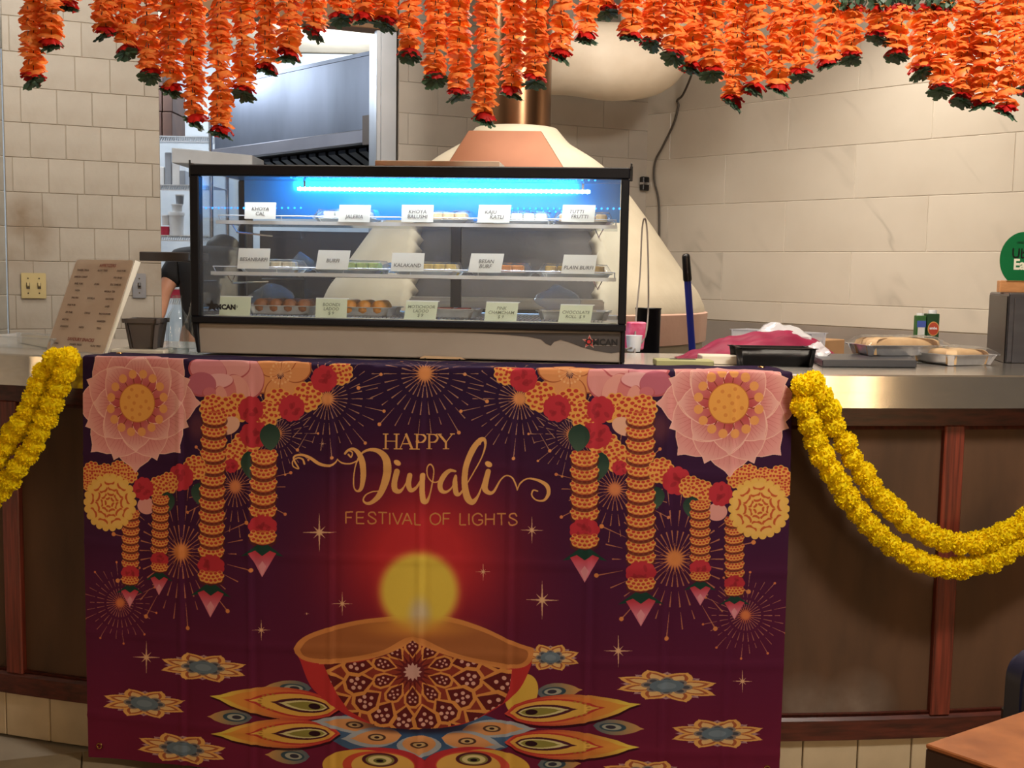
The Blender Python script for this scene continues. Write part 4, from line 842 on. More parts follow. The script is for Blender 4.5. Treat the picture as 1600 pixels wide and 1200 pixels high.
# ================================================================ price cards
CARDW = mat('white_card', (232, 229, 220), .6, trans=.2); CARDG = mat('ivory_card', (236, 238, 208), .6, trans=.35); PENM = mat('grey_pen', (84, 78, 76), .7); PENG = mat('green_grey_pen', (120, 124, 96), .7)
CARDS = [('khoya', 'KHOYA\nCAL', 406, 316, 342, 0), ('jalebi', '\nJALEBIA', 553, 320, 347, 0), ('balushi', 'KHOYA\nBALUSHI', 652, 320, 347, 0), ('kaju katli', 'KAJU     \n    KATLI', 771, 320, 348, 0), ('tutti frutti', 'TUTTI   \n  FRUTTI', 903, 320, 347, 0),
         ('besan barfi', 'BESANBARFI', 395, 388, 420, 1), ('short illegible', 'BURFI', 518, 391, 421, 1), ('kalakand', '\nKALAKAND', 636, 395, 424, 1), ('besan burf', 'BESAN\nBURF', 757, 396, 426, 1), ('plain burfi', '\nPLAIN BURFI', 903, 398, 428, 1),
         ('faint grey', '$ 9', 366, 464, 496, 2), ('boondi ladoo', 'BOONDI\nLADOO\n$ 9', 517, 467, 499, 2), ('motichoor ladoo', 'MOTICHOOR\nLADOO\n$ 9', 656, 471, 503, 2), ('pink chamcham', 'PINK\nCHAMCHAM\n$ 9', 782, 473, 504, 2), ('chocolate roll', 'CHOCOLATE\nROLL  $ 9', 898, 477, 508, 2)]
LVL = ['top shelf', 'middle shelf', 'bottom deck']
for i, (nm, s, x, yt, yb, lv) in enumerate(CARDS):
    v = (.040, .036, .033)[lv]; u, zt = cuv(x, yt, v); _, zb_ = cuv(x, yb, v); hw = .0445 if lv != 1 else .0455
    zb_ = zb_ if lv < 2 else DZ+.0052
    sh = RND.uniform(-.004, .002)-(.005 if lv == 1 else .002); base = cs(u, v, zb_); up = EZ*(zt-zb_)+EU*(-sh)+EV*.006
    c = build('price_card', MB().prism([base-EU*hw, base+EU*hw, base+EU*hw+up, base-EU*hw+up], EV*.0009), CARDW if lv < 2 else CARDG)
    pos = ('at the left end', 'second from left', 'in the middle', 'second from right', 'at the right end')[i % 5]
    tag(c, f'{"white" if lv < 2 else "ivory"} lettered price card on the {LVL[lv]} of the case, {pos}', 'price card', 'price cards in the display case')
    LOC[c] = c.location.copy()
    text('lettering', s, PENM if lv < 2 else PENG, c, base+up*.45-EV*.0004, EU, up, .0145 if lv < 2 else .0125, .0001, .1)
    if lv == 2:
        build('clip_edge', MB().prism([base+up-EU*hw, base+up+EU*(hw+.004), base+up*1.05+EU*(hw+.004), base+up*1.05-EU*hw], EV*.002), mat('clear_clip', (236, 238, 230), .3), c)
        build('foot', MB().obox(base+EV*.008+EU*.004-EZ*.0022, EU*(hw+.006), EV*.009, EZ*.0012), mat('clear_clip', (236, 238, 230), .3), c)
# ================================================================ trays of sweets
FOIL = mat('foil', (214, 214, 214), .28, .7, (194, 194, 198), 30, None, .25, 60); PLATE = mat('white_paper_plate', (224, 226, 226), .6)
FILM = film('cling_film', (253, 254, 255), .975, .1, 1.25)
def pan(mb, f, hw, hd, h, flare=.012, t=.0012, rim=.006):
    """open flared pan; f(u,v,z) maps local to world"""
    def lp(a, z, w): 
        P = []
        for sx, sy in ((-1, -1), (1, -1), (1, 1), (-1, 1)): P += [f(sx*(hw+a)-(sx*.012 if k == (0 if sx*sy > 0 else 1) else 0), sy*(hd+a)-(sy*.012 if k == (1 if sx*sy > 0 else 0) else 0), z) for k in (0, 1)]
        return P
    mb.ring([lp(-flare, 0, 0), lp(0, h, 0), lp(rim, h+.0006, 0), lp(rim, h-.0012, 0), lp(0.0, h-.003, 0)][::1], False)
    mb.add(lp(-flare, .0004, 0), [tuple(range(8))]); return mb
SPEC = {'white': (228, 220, 206), 'pale': (226, 186, 130), 'cream': (222, 200, 160), 'green': (176, 192, 110), 'yellow': (226, 186, 96), 'orange': (214, 130, 50), 'brown': (150, 88, 44), 'laddoo': (222, 140, 40), 'red': (176, 44, 28), 'gold': (214, 168, 84)}
TR = [(0, 540, 'white', 'sq', 'jalebi', .085), (0, 690, 'pale', 'sq', 'balushi', .085), (0, 815, 'white', 'sq', 'kaju katli', .085), (0, 935, 'pale', 'sq', 'tutti frutti', .08),
      (1, 420, 'cream', 'sq', 'besan barfi', .08), (1, 545, 'green', 'sq', 'second', .098), (1, 667, 'yellow', 'sq', 'kalakand', .09), (1, 780, 'orange', 'sq', 'fourth', .088), (1, 912, 'gold', 'sq', 'plain burfi', .1),
      (2, 440, 'brown', 'ball', 'faint', .1), (2, 568, 'laddoo', 'ball', 'boondi', .09), (2, 706, 'red', 'slab', 'motichoor', .078), (2, 905, 'cream', 'roll', 'chocolate', .1)]
KIND = {'sq': 'burfi square', 'ball': 'laddoo', 'slab': 'halwa slab', 'roll': 'roll'}
CNM = {0: 'jalebi', 1: 'balushi'}
for i, (lv, px, col, kd, near, hw) in enumerate(TR):
    zs = (SHZ[0], SHZ[1], DZ+.0092)[lv]; v0 = (.128, .124, .14)[lv]; u, _ = cuv(px, 420, v0-.05); u = max(-HW+.05+hw, min(HW-.045-hw, u)); hd = .072; h = .012 if lv < 2 else .024
    f = lambda a, b, z, u=u, v0=v0, zs=zs: cs(u+a, v0+b, zs+z+.0006)
    t = build('sweet_tray', pan(MB(), f, hw, hd, h, .008), FOIL if (lv == 2 or i % 2) else PLATE, smooth=.6, fix=False)
    tag(t, f'shallow tray of {col} sweets on the {LVL[lv]}, {ORD[[q[0] for q in TR[:i]].count(lv)]} from the left', 'tray', 'trays in the display case')
    mm = mat('sweet_'+col, SPEC[col], .6, 0, [max(0, c*.82) for c in SPEC[col]], 60, None, .3, 160, .1)
    if kd == 'sq': s0 = mesh_from('sweet', *(lambda b: (b.v, b.f))(MB().obox((0, 0, 0), EU*.0155, EV*.0155, EZ*.0155)), bev=.0035)
    elif kd == 'ball': s0 = mesh_from('sweet', *(lambda b: (b.v, b.f))(MB().ball((0, 0, 0), .0215, 2, noise=.04, seed=4)), smooth=3.2)
    elif kd == 'slab': s0 = mesh_from('sweet', *(lambda b: (b.v, b.f))(MB().obox((0, 0, 0), EU*.024, EV*.026, EZ*.012)), bev=.005, seg=2)
    else: s0 = mesh_from('sweet', *(lambda b: (b.v, b.f))(MB().tube([EU*-.03, EU*-.028, EU*.028, EU*.03], [.009, .012, .012, .009], 10)), smooth=.9)
    su, sv, hz = {'sq': (.0335, .0335, .016), 'ball': (.042, .042, .022), 'slab': (.05, .055, .0125), 'roll': (.065, .027, .0125)}[kd]
    nu = max(1, int((2*hw-.012)/su)); nv = 2 if kd != 'ball' else 3
    for a in range(nu):
        for b in range(nv):
            o = link('sweet', s0, mm, None, f((a-(nu-1)/2)*su, (b-(nv-1)/2)*sv-(.0 if kd != 'sq' else .012), hz+.0006), (0, 0, RND.uniform(-.06, .06)))
            tag(o, f'{col} {KIND[kd]}, {("front", "back", "rearmost")[b] if nv == 2 or b != 1 else "middle"} row {nth(a)}, {ORD[[q[0] for q in TR[:i]].count(lv)]} tray on the {LVL[lv]}', 'sweet', f'{col} sweets on the {LVL[lv]}')
    if kd == 'sq' and lv < 2:
        G = []
        for a in np.linspace(-1, 1, 15):
            row = []
            for b in np.linspace(-1, 1, 9):
                e = max(abs(a), abs(b)); row.append(f(a*(hw+.004), b*(hd+.002), (.0355 if e < .9 else .0135)+RND.uniform(-.001, .004)*(e < .95)))
            G.append(row)
        w = build('cling_film', MB().grid(G), FILM, smooth=3.2, fix=False); tag(w, f'cling film over the {col} sweets on the {LVL[lv]}, {ORD[[q[0] for q in TR[:i]].count(lv)]} tray from the left', 'plastic wrap')
def bag(name, c, size, seed, label, m=None, sharp=.28, cat='plastic bag', cr=.03):
    rd = random.Random(seed); bm = bmesh.new(); bmesh.ops.create_icosphere(bm, subdivisions=3, radius=1); c = Vector(c)
    lobes = [(Vector((rd.gauss(0, 1), rd.gauss(0, 1), rd.gauss(0, 1))).normalized(), rd.uniform(-sharp, sharp*1.3), rd.uniform(2, 7)) for _ in range(26)]
    for v in bm.verts:
        d = v.co.normalized(); r = 1+sum(a*max(0, d.dot(q))**(p*3) for q, a, p in lobes); r *= 1+rd.uniform(-cr, cr)
        z = d.z*r; w = 1-.45*max(0, z); v.co = Vector((d.x*r*size[0]*w, d.y*r*size[1]*w, max(0, (z*.5+.5))*size[2]))
    bm.verts.index_update(); vs = [c+v.co for v in bm.verts]; fs = [tuple(x.index for x in f.verts) for f in bm.faces]; bm.free()
    o = build(name, MB().add(vs, fs), m or film('clear_bag', (250, 252, 255), .9, .12, 1.35), smooth=.5, fix=False); return tag(o, label, cat)
def uvz(px, v, z): return cs(cuv(px, 480, v)[0], v, z)
bag('plastic_bag', uvz(472, .28, SHZ[1]+.004), (.035, .03, .055), 2, 'crumpled clear plastic bag on the middle shelf beside the green sweets')
bag('plastic_bag', uvz(425, .30, DZ+.011), (.06, .04, .085), 5, 'clear plastic bag behind the brown laddoos on the bottom deck')
bag('plastic_bag', uvz(868, .29, DZ+.011), (.06, .05, .095), 9, 'clear plastic bag heaped behind the rolls at the right of the bottom deck')
bag('plastic_bag', uvz(612, .29, SHZ[1]+.004), (.045, .03, .03), 12, 'clear plastic bag between green and yellow sweets on the middle shelf', film('blue_bag', (205, 222, 240), .9, .12, 1.4))
lid = build('cardboard_lid', MB().obox(cs(cuv(689, 252, .1)[0], .12, Z1+.0085), EU*.172, EV*.09, EZ*.0085).obox(cs(cuv(689, 252, .1)[0]-.02, .12, Z1+.0185), EU*.05, EV*.05, EZ*.0014), mat('cream_cardboard', (206, 182, 156), .7), bev=.001)
tag(lid, 'flat cream cardboard box lying on top of the display case', 'box')

# ================================================================ dome oven behind the counter
OX, OY = 0.0, 5.16
so = lambda px: (px-800)/F*OY
PLAS = mat('cream_plaster', (200, 189, 166), .75, 0, (184, 172, 148), 4, None, .3, 40); PINKP = mat('pink_plaster', (214, 176, 156), .75, 0, (200, 160, 140), 4, None, .3, 40); DARKI = mat('dark_brick', (60, 56, 58), .8, 0, (38, 35, 37), 9, None, .4, 30)
def oz(py, px=1000): return at(px, py, OY).z
oven = thing('dome_oven', 'large cream plaster dome oven with copper hood and flue behind the counter', 'oven', (OX, OY, FL))
prof = [(.18, oz(205)), (.235, oz(228)), (.34, oz(250)), (.40, oz(266)), (.49, oz(300)), (.588, oz(345)), (.675, oz(388)), (.76, oz(430)), (.815, oz(455)), (.845, oz(478)), (.85, oz(500)), (.84, oz(527)), (.835, oz(545))]
NS = 180; m = MB(); G = []; _zz = np.linspace(prof[-1][1], prof[0][1], 44)[::-1]; fine = [(float(np.interp(z, [q[1] for q in prof[::-1]], [q[0] for q in prof[::-1]])), float(z)) for z in _zz]
for r, z in fine: G.append([(OX+r*math.sin(2*math.pi*j/NS), OY-r*math.cos(2*math.pi*j/NS), z) for j in range(NS)])
vs = [p for g in G for p in g]; fs = []; zo0, zo1 = oz(520), oz(352)
for i, (r, z) in enumerate(fine):          # pull the edge columns onto straight jambs
    for j in range(NS):
        x, y, _ = vs[i*NS+j]
        for lim in (-.412, .335):
            if y < OY and abs(x-OX-lim) <= abs(math.cos(math.asin(max(-1, min(1, (x-OX)/r)))))*r*math.pi/NS*1.02: vs[i*NS+j] = (OX+lim, OY-math.sqrt(max(0, r*r-lim*lim)), z)
for i in range(len(fine)-1):
    for j in range(NS):
        k = (j+1) % NS; z = (fine[i][1]+fine[i+1][1])/2; xm = (fine[i][0]+fine[i+1][0])/2; a = 2*math.pi*(j+.5)/NS; a = a-2*math.pi if a > math.pi else a
        xc = sum(vs[q][0] for q in (i*NS+j, i*NS+k, (i+1)*NS+k, (i+1)*NS+j))/4-OX
        if zo0 < z < zo1 and abs(a) < 1.2 and -.411 < xc < .334: continue
        fs.append((i*NS+j, i*NS+k, (i+1)*NS+k, (i+1)*NS+j))
dome = build('dome', m.add(vs, fs), PLAS, oven, smooth=.7); md = dome.modifiers.new('thick', 'SOLIDIFY'); md.thickness = .06; md.offset = -1
build('oven_chamber', MB().lathe([(r-.08, z) for r, z in prof[1:-1]], (OX, OY, 0), 40), DARKI, oven, smooth=.8, label='dark oven chamber seen through the mouth')  # chamber wall is given a very dark colour
build('band', MB().lathe([(.845, oz(483)), (.858, oz(485)), (.853, oz(527)), (.845, oz(528))], (OX, OY, 0), 64, cap=False), PINKP, oven, smooth=.8, label='pinkish plaster band')
build('plinth', MB().lathe([(.80, FL), (.80, oz(529)), (.83, oz(527.5)), (.83, oz(528))], (OX, OY, 0), 48), mat('plinth_black', (30, 26, 28), .6, 0, (44, 36, 38), 6), oven, smooth=.8, label='dark oven base')
zl = at(780, 466, 4.28).z; build('mouth_ledge', MB().box((so(790)*.84, 4.34, zl-.02), (.72, .16, .04)), STEEL, oven, .006, 2, label='steel ledge at the oven mouth')
m = MB()
fy = 4.40; A = [at(732, 203, fy+.25), at(846, 204, fy+.25), at(905, 300, fy-.03), at(672, 298, fy-.03)]
COP = mat('copper_sheet', (152, 100, 72), .38, .6, (136, 88, 63), 3)
build('copper_hood', m.prism(A, (0, .02, -.012)), COP, oven, .004, label='flat copper hood plate')
build('flue', MB().tube([(OX+.0, OY, oz(206)-.04), (OX, OY, 2.96)], so(855)*.96, 40), mat('bronze_flue', (150, 112, 82), .26, 1., (110, 80, 58), 1.2, (4, 4, .3)), oven, smooth=.7, label='bronze coloured metal flue')
# insulated duct across the back wall
P = [Vector(p) for p in spline([at(835, 84, 5.62), at(890, 90, 5.64), at(960, 97, 5.66), at(1008, 92, 5.68), at(1026, 62, 5.68), at(1029, 10, 5.68), at(1030, -60, 5.68), at(1030, -100, 5.68)], 8)]
d = build('insulated_duct', MB().tube(P, [(.18+.003*math.sin(i*.5)) for i in range(len(P))], 28), mat('white_duct_wrap', (222, 208, 188), .6, 0, (206, 190, 168), 5, None, .5, 9), smooth=1.0)
tag(d, 'fat white wrapped ventilation duct running under the ceiling behind the flue', 'duct')
def rw(px, py, off=.012):
    n = Vector((-1.1, -1, 0)).normalized(); return onplane(px, py, Vector((0, 7.3, 0))+n*off, n)
def bw(px, py, off=.02):
    n = Vector((.45, -1, 0)).normalized(); return onplane(px, py, Vector((0, 6.17, 0))+n*off, n)
w = build('wall_cable', MB().tube(spline([rw(1084, 96, .16), rw(1080, 118, .16), rw(1067, 148, .08), rw(1058, 157, .03), rw(1060, 166, .015), rw(1052, 195, .015), rw(1035, 230, .015), rw(1024, 252, .015), rw(1022, 280, .015), rw(1029, 315, .015), rw(1030, 370, .015)], 6), .006, 6), mat('grey_cable', (70, 62, 54), .6), smooth=1)
tag(w, 'thin dark cable hanging down the marble wall from the white duct', 'cable')
c = rw(1007, 287, .03); k = thing('wall_clip', 'small black clip on the marble wall right of the display case', 'clip', c); build('clip_body', MB().box(c, (.03, .05, .075), -.83), BLACK, k, .004); build('clip_band', MB().box(c, (.034, .054, .012), -.83), CHROME, k)
w = build('power_cord', MB().tube(spline([(.355, 3.62, 1.08), at(1003, 535, 3.7), at(1012, 500, 3.9), at(1013, 430, 3.95), at(1011, 360, 4.0), at(1007, 341, 4.0), at(1003, 362, 4.0), at(1000, 430, 3.95), at(994, 495, 3.8), at(992, 552, 3.62)], 7), .003, 6), mat('grey_cord', (120, 112, 104), .5), smooth=1)
tag(w, 'thin grey power cord looping up beside the right end of the display case', 'cable')
# ================================================================ kitchen seen through the opening
def hw_(px, py, Y): return at(px, py, Y)
hd_ = Vector((-1, 1.07, 0)).normalized(); hn = Vector((-1.07, -1, 0)).normalized(); hb = -hn
H0 = at(590, 83, 6.12); L = 1.72; zt, zl1, zl0 = H0.z, at(590, 200, 6.12).z, at(590, 222, 6.12).z
hood = thing('range_hood', 'large stainless kitchen extraction hood behind the display case', 'hood', (H0.x-.6, H0.y+.8, zl0))
p = Vector((H0.x, H0.y, 0)); q = p+hd_*L
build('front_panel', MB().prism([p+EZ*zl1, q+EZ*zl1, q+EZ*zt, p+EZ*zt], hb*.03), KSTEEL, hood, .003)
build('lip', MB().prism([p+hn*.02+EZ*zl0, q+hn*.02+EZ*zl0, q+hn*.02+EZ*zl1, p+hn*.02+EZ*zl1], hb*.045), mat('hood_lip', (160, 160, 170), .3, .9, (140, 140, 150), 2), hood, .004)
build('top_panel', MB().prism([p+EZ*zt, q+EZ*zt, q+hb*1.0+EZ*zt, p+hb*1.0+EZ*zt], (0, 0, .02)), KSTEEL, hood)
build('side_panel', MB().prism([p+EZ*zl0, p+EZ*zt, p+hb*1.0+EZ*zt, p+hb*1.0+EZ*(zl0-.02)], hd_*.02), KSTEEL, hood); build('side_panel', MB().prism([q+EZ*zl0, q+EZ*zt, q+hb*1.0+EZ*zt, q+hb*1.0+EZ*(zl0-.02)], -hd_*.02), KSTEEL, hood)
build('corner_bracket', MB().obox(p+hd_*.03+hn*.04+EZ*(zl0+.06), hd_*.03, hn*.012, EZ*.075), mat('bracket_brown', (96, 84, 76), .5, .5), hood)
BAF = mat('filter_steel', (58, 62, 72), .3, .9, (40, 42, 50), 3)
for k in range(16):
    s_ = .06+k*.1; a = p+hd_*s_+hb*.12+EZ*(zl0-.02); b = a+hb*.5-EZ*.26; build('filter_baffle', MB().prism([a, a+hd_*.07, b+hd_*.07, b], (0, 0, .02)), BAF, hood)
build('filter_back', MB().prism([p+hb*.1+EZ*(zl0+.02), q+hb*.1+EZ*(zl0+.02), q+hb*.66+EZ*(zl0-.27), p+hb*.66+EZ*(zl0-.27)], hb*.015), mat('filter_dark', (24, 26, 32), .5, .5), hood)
a, b = at(268, 240, 6.4), at(394, 246, 6.4)
sb = build('white_pass_shelf', MB().prism([a+EZ*.032, b+EZ*.012, b-EZ*.05, a-EZ*.05], (0, .3, 0)), WHITEP, bev=.004); tag(sb, 'white overhead pass shelf below the left end of the hood', 'shelf')
build('support_post', MB().box((a.x+.06, a.y+.2, (a.z+FL)/2-.03), (.03, .03, a.z-FL-.06)).box((b.x-.06, a.y+.2, (a.z+FL)/2-.03), (.03, .03, a.z-FL-.06)), DKSTEEL, sb)
# range and worktop, dark, seen through the glass
rg = thing('cooking_range', 'dark kitchen cooking range seen through the display case', 'range', (-1.0, 6.35, FL))
build('body', MB().box((-.84, 6.5, .5), (1.1, .56, 1.11)), mat('range_black', (46, 44, 50), .45, .3, (32, 30, 36), 5), rg, .01); build('back_guard', MB().box((-.92, 6.72, 1.28), (1.1, .05, .5)), mat('guard_dark', (52, 50, 58), .4, .5, (38, 36, 44), 4), rg, .004)
for x in (-1.25, -.92, -.6): build('knob', MB().tube([(x, 6.15, .9), (x, 6.11, .9)], .025, 14), CHROME, rg, smooth=.8)
for x in (-1.3, -.86): build('pot', MB().lathe([(.14, 1.056), (.145, 1.07), (.145, 1.25), (.15, 1.255), (.14, 1.26), (.13, 1.26)], (x, 6.38, 0), 24), DKSTEEL, rg, smooth=.8)
# wire shelving with tubs
sy = 7.55
rk = thing('wire_shelving', 'chrome wire shelving rack with tubs at the back of the kitchen', 'shelving', (-2.15, sy+.2, FL))
rx0, rx1 = at(215, 300, sy).x, at(330, 300, sy).x
WIRE = mat('white_wire', (206, 210, 216), .35, .4)
ZS = [at(270, y, sy).z for y in (292, 371, 470)]+[at(270, 216, sy).z]
for z in ZS:
    m = MB().box(((rx0+rx1)/2, sy, z+.012), (rx1-rx0, .008, .006)).box(((rx0+rx1)/2, sy, z-.02), (rx1-rx0, .008, .006))
    for k in range(34): x = rx0+(rx1-rx0)*k/33; m.tube([(x, sy, z-.02), (x+.012, sy, z+.012)], .003, 4); m.tube([(x, sy, z+.012), (x, sy+.42, z+.012)], .003, 4)
    o = build('wire_shelf', m, WIRE, rk)
for x in (rx0, rx1):
    for y in (sy, sy+.42): build('post', MB().tube([(x, y, FL), (x, y, 2.3)], .014, 10), CHROME, rk, smooth=.8)
TUB = mat('white_tub', (226, 228, 230), .4); REDT = mat('red_tub', (196, 40, 70), .4); GRT = mat('grey_tub', (150, 156, 166), .5)
def tub(px, py0, py1, wpx, m, label, Y=sy+.16, lid_=True, zf=None, n=20):
    a, b = at(px, py1, Y), at(px, py0, Y); z0 = zf if zf is not None else a.z; h_ = b.z-a.z; r = wpx/2*Y/F
    t = thing('tub', label, 'tub', (a.x, Y, z0)); build('body', MB().lathe([(r*.84, z0), (r*.96, z0+h_*.86), (r*.98, z0+h_*.88)], (a.x, Y, 0), n), m, t, smooth=.8)
    if lid_: build('lid', MB().lathe([(r*1.02, z0+h_*.84), (r*1.03, z0+h_*.97), (r*.97, z0+h_), (r*.5, z0+h_)], (a.x, Y, 0), n), TUB, t, smooth=.8)
    return z0+h_
s1 = ZS[1]+.0155
h1 = tub(276, 331, 368, 24, TUB, 'big white plastic tub on the kitchen wire rack', zf=s1)
h2 = tub(277, 320, 332, 17, TUB, 'small white tub stacked on the big white tub', zf=h1+.001); tub(281, 305, 320, 13, GRT, 'topmost pale grey tub of the kitchen tub stack', zf=h2+.001)
h1 = tub(258, 352, 368, 15, REDT, 'red tub on the kitchen wire rack left of the big white tub', zf=s1, lid_=False); tub(259, 336, 352, 12, TUB, 'small white tub standing on the red tub', zf=h1+.001)
tub(275, 373, 389, 26, REDT, 'red tub with white lid hanging low on the kitchen rack', zf=ZS[2]+.0155)
s0 = ZS[0]+.0155
for k, (px, w_, y0, mm, lb) in enumerate(((256, 12, 262, TUB, 'white carton on upper kitchen rack shelf nearest the tiled wall'), (268, 10, 240, GRT, 'tall grey carton on the upper kitchen rack shelf'), (280, 12, 256, TUB, 'short white carton on the upper kitchen rack shelf'), (290, 9, 268, GRT, 'low grey carton at the right of the upper kitchen rack shelf'))):
    a = at(px, 291, sy+.2); hgt = at(px, y0, sy+.2).z-s0; b = build('carton', MB().box((a.x, sy+.2, s0+hgt/2), (w_*sy/F, .15, hgt)), mm, bev=.004); tag(b, lb, 'box')
m = mat('brown_box', (96, 66, 52), .7, 0, (72, 48, 40), 6)
zt_ = ZS[3]+.0155
for k, (px, y) in enumerate(((256, 0), (272, 0), (257, 1), (273, 1), (259, 2))):
    a = at(px, 200, sy+.2); z = zt_+.16*y; b = build('brown_box', MB().box((a.x, sy+.2, z+.078), (.062*1.0, .3, .155)), m, bev=.003)
    tag(b, ('brown cardboard box at the bottom left of the stack on top of the kitchen rack', 'brown cardboard box at the bottom right of the stack on top of the kitchen rack', 'brown cardboard box in the middle row left on the kitchen rack', 'brown cardboard box in the middle row right on the kitchen rack', 'topmost brown cardboard box on the kitchen rack')[k], 'box', 'brown boxes on the kitchen rack')
# ================================================================ cook bending in the kitchen
def skin(name, J, E, m, parent, sub=2, label=None):
    """J: list of (point, radius); E: edges"""
    base = LOC[parent] if parent else Vector()
    me = bpy.data.meshes.new(name); me.from_pydata([tuple(Vector(p)-base) for p, r in J], E, []); o = bpy.data.objects.new(name, me); COL.objects.link(o)
    sk = o.modifiers.new('skin', 'SKIN'); sk.use_smooth_shade = True; o.modifiers.new('sub', 'SUBSURF').levels = sub; o.modifiers['sub'].render_levels = sub
    for v, (p, r) in zip(me.skin_vertices[0].data, J): v.radius = (r, r) if not hasattr(r, '__len__') else r
    me.skin_vertices[0].data[0].use_root = True
    ev = o.evaluated_get(bpy.context.evaluated_depsgraph_get()); me2 = bpy.data.meshes.new_from_object(ev); bpy.data.objects.remove(o)
    o = link(name, me2, m, parent, base)
    if label: o['label'] = label
    return o
SKIN = mat('skin', (206, 150, 120), .5, 0, (192, 134, 106), 9); SHIRT = mat('black_shirt', (26, 25, 28), .8); HAIR = mat('dark_hair', (22, 18, 17), .6)
PX, PY = at(330, 420, 5.85).x, 5.85
per = thing('person', 'cook in a black short sleeved shirt bending over kitchen work, arm showing past the wall', 'person', (PX, PY, FL))
def pp(dx, dy, z): return (PX+dx, PY+dy, z)
el, wr_ = at(257, 452, 5.83), at(250, 492, 5.72)
J = [(pp(0, .0, .92), (.15, .11)), (pp(0, .0, 1.08), (.135, .1)), (pp(0, .03, 1.22), (.165, .11)), (pp(0, .09, 1.32), (.12, .085)), (pp(0, .17, 1.36), .052), (pp(0, .25, 1.37), (.072, .092)), (pp(0, .31, 1.33), (.06, .075)),
     (pp(-.17, .06, 1.33), .062), (tuple((Vector(pp(-.17, .06, 1.33))+el)/2), .05), (tuple(el), .04), (tuple(wr_), .029), (tuple(wr_+Vector((-.02, -.05, -.06))), (.04, .02)),
     (pp(.17, .06, 1.33), .062), (pp(.18, .13, 1.18), .05), (pp(.12, .2, 1.05), .041), (pp(.08, .3, .95), .029), (pp(.07, .36, .93), (.04, .02)),
     (pp(-.1, 0, .84), .095), (pp(-.11, 0, .45), .062), (pp(-.11, -.02, .05), .042), (pp(-.11, .1, -.005), .04), (pp(.1, 0, .84), .095), (pp(.11, 0, .45), .062), (pp(.11, -.02, .05), .042), (pp(.11, .1, -.005), .04)]
E = [(0, 1), (1, 2), (2, 3), (3, 4), (4, 5), (5, 6), (3, 7), (7, 8), (8, 9), (9, 10), (10, 11), (3, 12), (12, 13), (13, 14), (14, 15), (15, 16), (0, 17), (17, 18), (18, 19), (19, 20), (0, 21), (21, 22), (22, 23), (23, 24)]
for h0, dr in ((11, Vector((-.03, -.06, -.05))), (16, Vector((-.03, .08, -.01)))):
    c = Vector(J[h0][0])
    for k in range(5):
        sd = Vector((.018*(k-1.5), 0, 0)) if k < 4 else Vector((.035, -.0, .01)); L_ = (.8, 1., .95, .75, .6)[k]
        i0 = len(J); J += [(tuple(c+sd*1.1+dr*.5*L_), .009), (tuple(c+sd*1.2+dr*L_+Vector((0, 0, -.015))), .0075)]; E += [(h0, i0), (i0, i0+1)]
skin('body', J, E, SKIN, per)
sl = Vector(pp(-.17, .06, 1.33)); e2 = sl+(el-sl)*.80
skin('shirt', [(pp(0, 0, .88), (.17, .13)), (pp(0, 0, 1.06), (.155, .12)), (pp(0, .03, 1.21), (.19, .14)), (pp(0, .08, 1.32), (.165, .13)), (pp(0, .15, 1.355), (.085, .085)), (tuple(sl), .088), (tuple((sl+e2)/2), .078), (tuple(e2), .066), (pp(.17, .06, 1.33), .088), (pp(.16, .14, 1.13), .072)], [(0, 1), (1, 2), (2, 3), (3, 4), (3, 5), (5, 6), (6, 7), (3, 8), (8, 9)], SHIRT, per)
skin('trousers', [(pp(0, 0, .9), (.165, .125)), (pp(-.1, 0, .82), .108), (pp(-.11, 0, .45), .08), (pp(-.11, -.02, .06), .065), (pp(.1, 0, .82), .108), (pp(.11, 0, .45), .08), (pp(.11, -.02, .06), .065)], [(0, 1), (1, 2), (2, 3), (0, 4), (4, 5), (5, 6)], mat('dark_trousers', (30, 30, 38), .8), per)
build('hair', MB().ball(pp(0, .25, 1.40), .105, 3, (.9, 1.0, .85), .01), HAIR, per, smooth=3.2)
for dx in (-.035, .035): build('eye', MB().ball(pp(dx, .345, 1.325), .012, 2), mat('eye_dark', (40, 30, 26), .3), per, smooth=3.2)
build('nose', MB().ball(pp(0, .36, 1.295), .016, 2, (.8, 1, 1.3)), SKIN, per, smooth=3.2); build('mouth', MB().ball(pp(0, .34, 1.265), .02, 2, (1.2, .5, .35)), mat('lips', (160, 90, 80), .5), per, smooth=3.2)
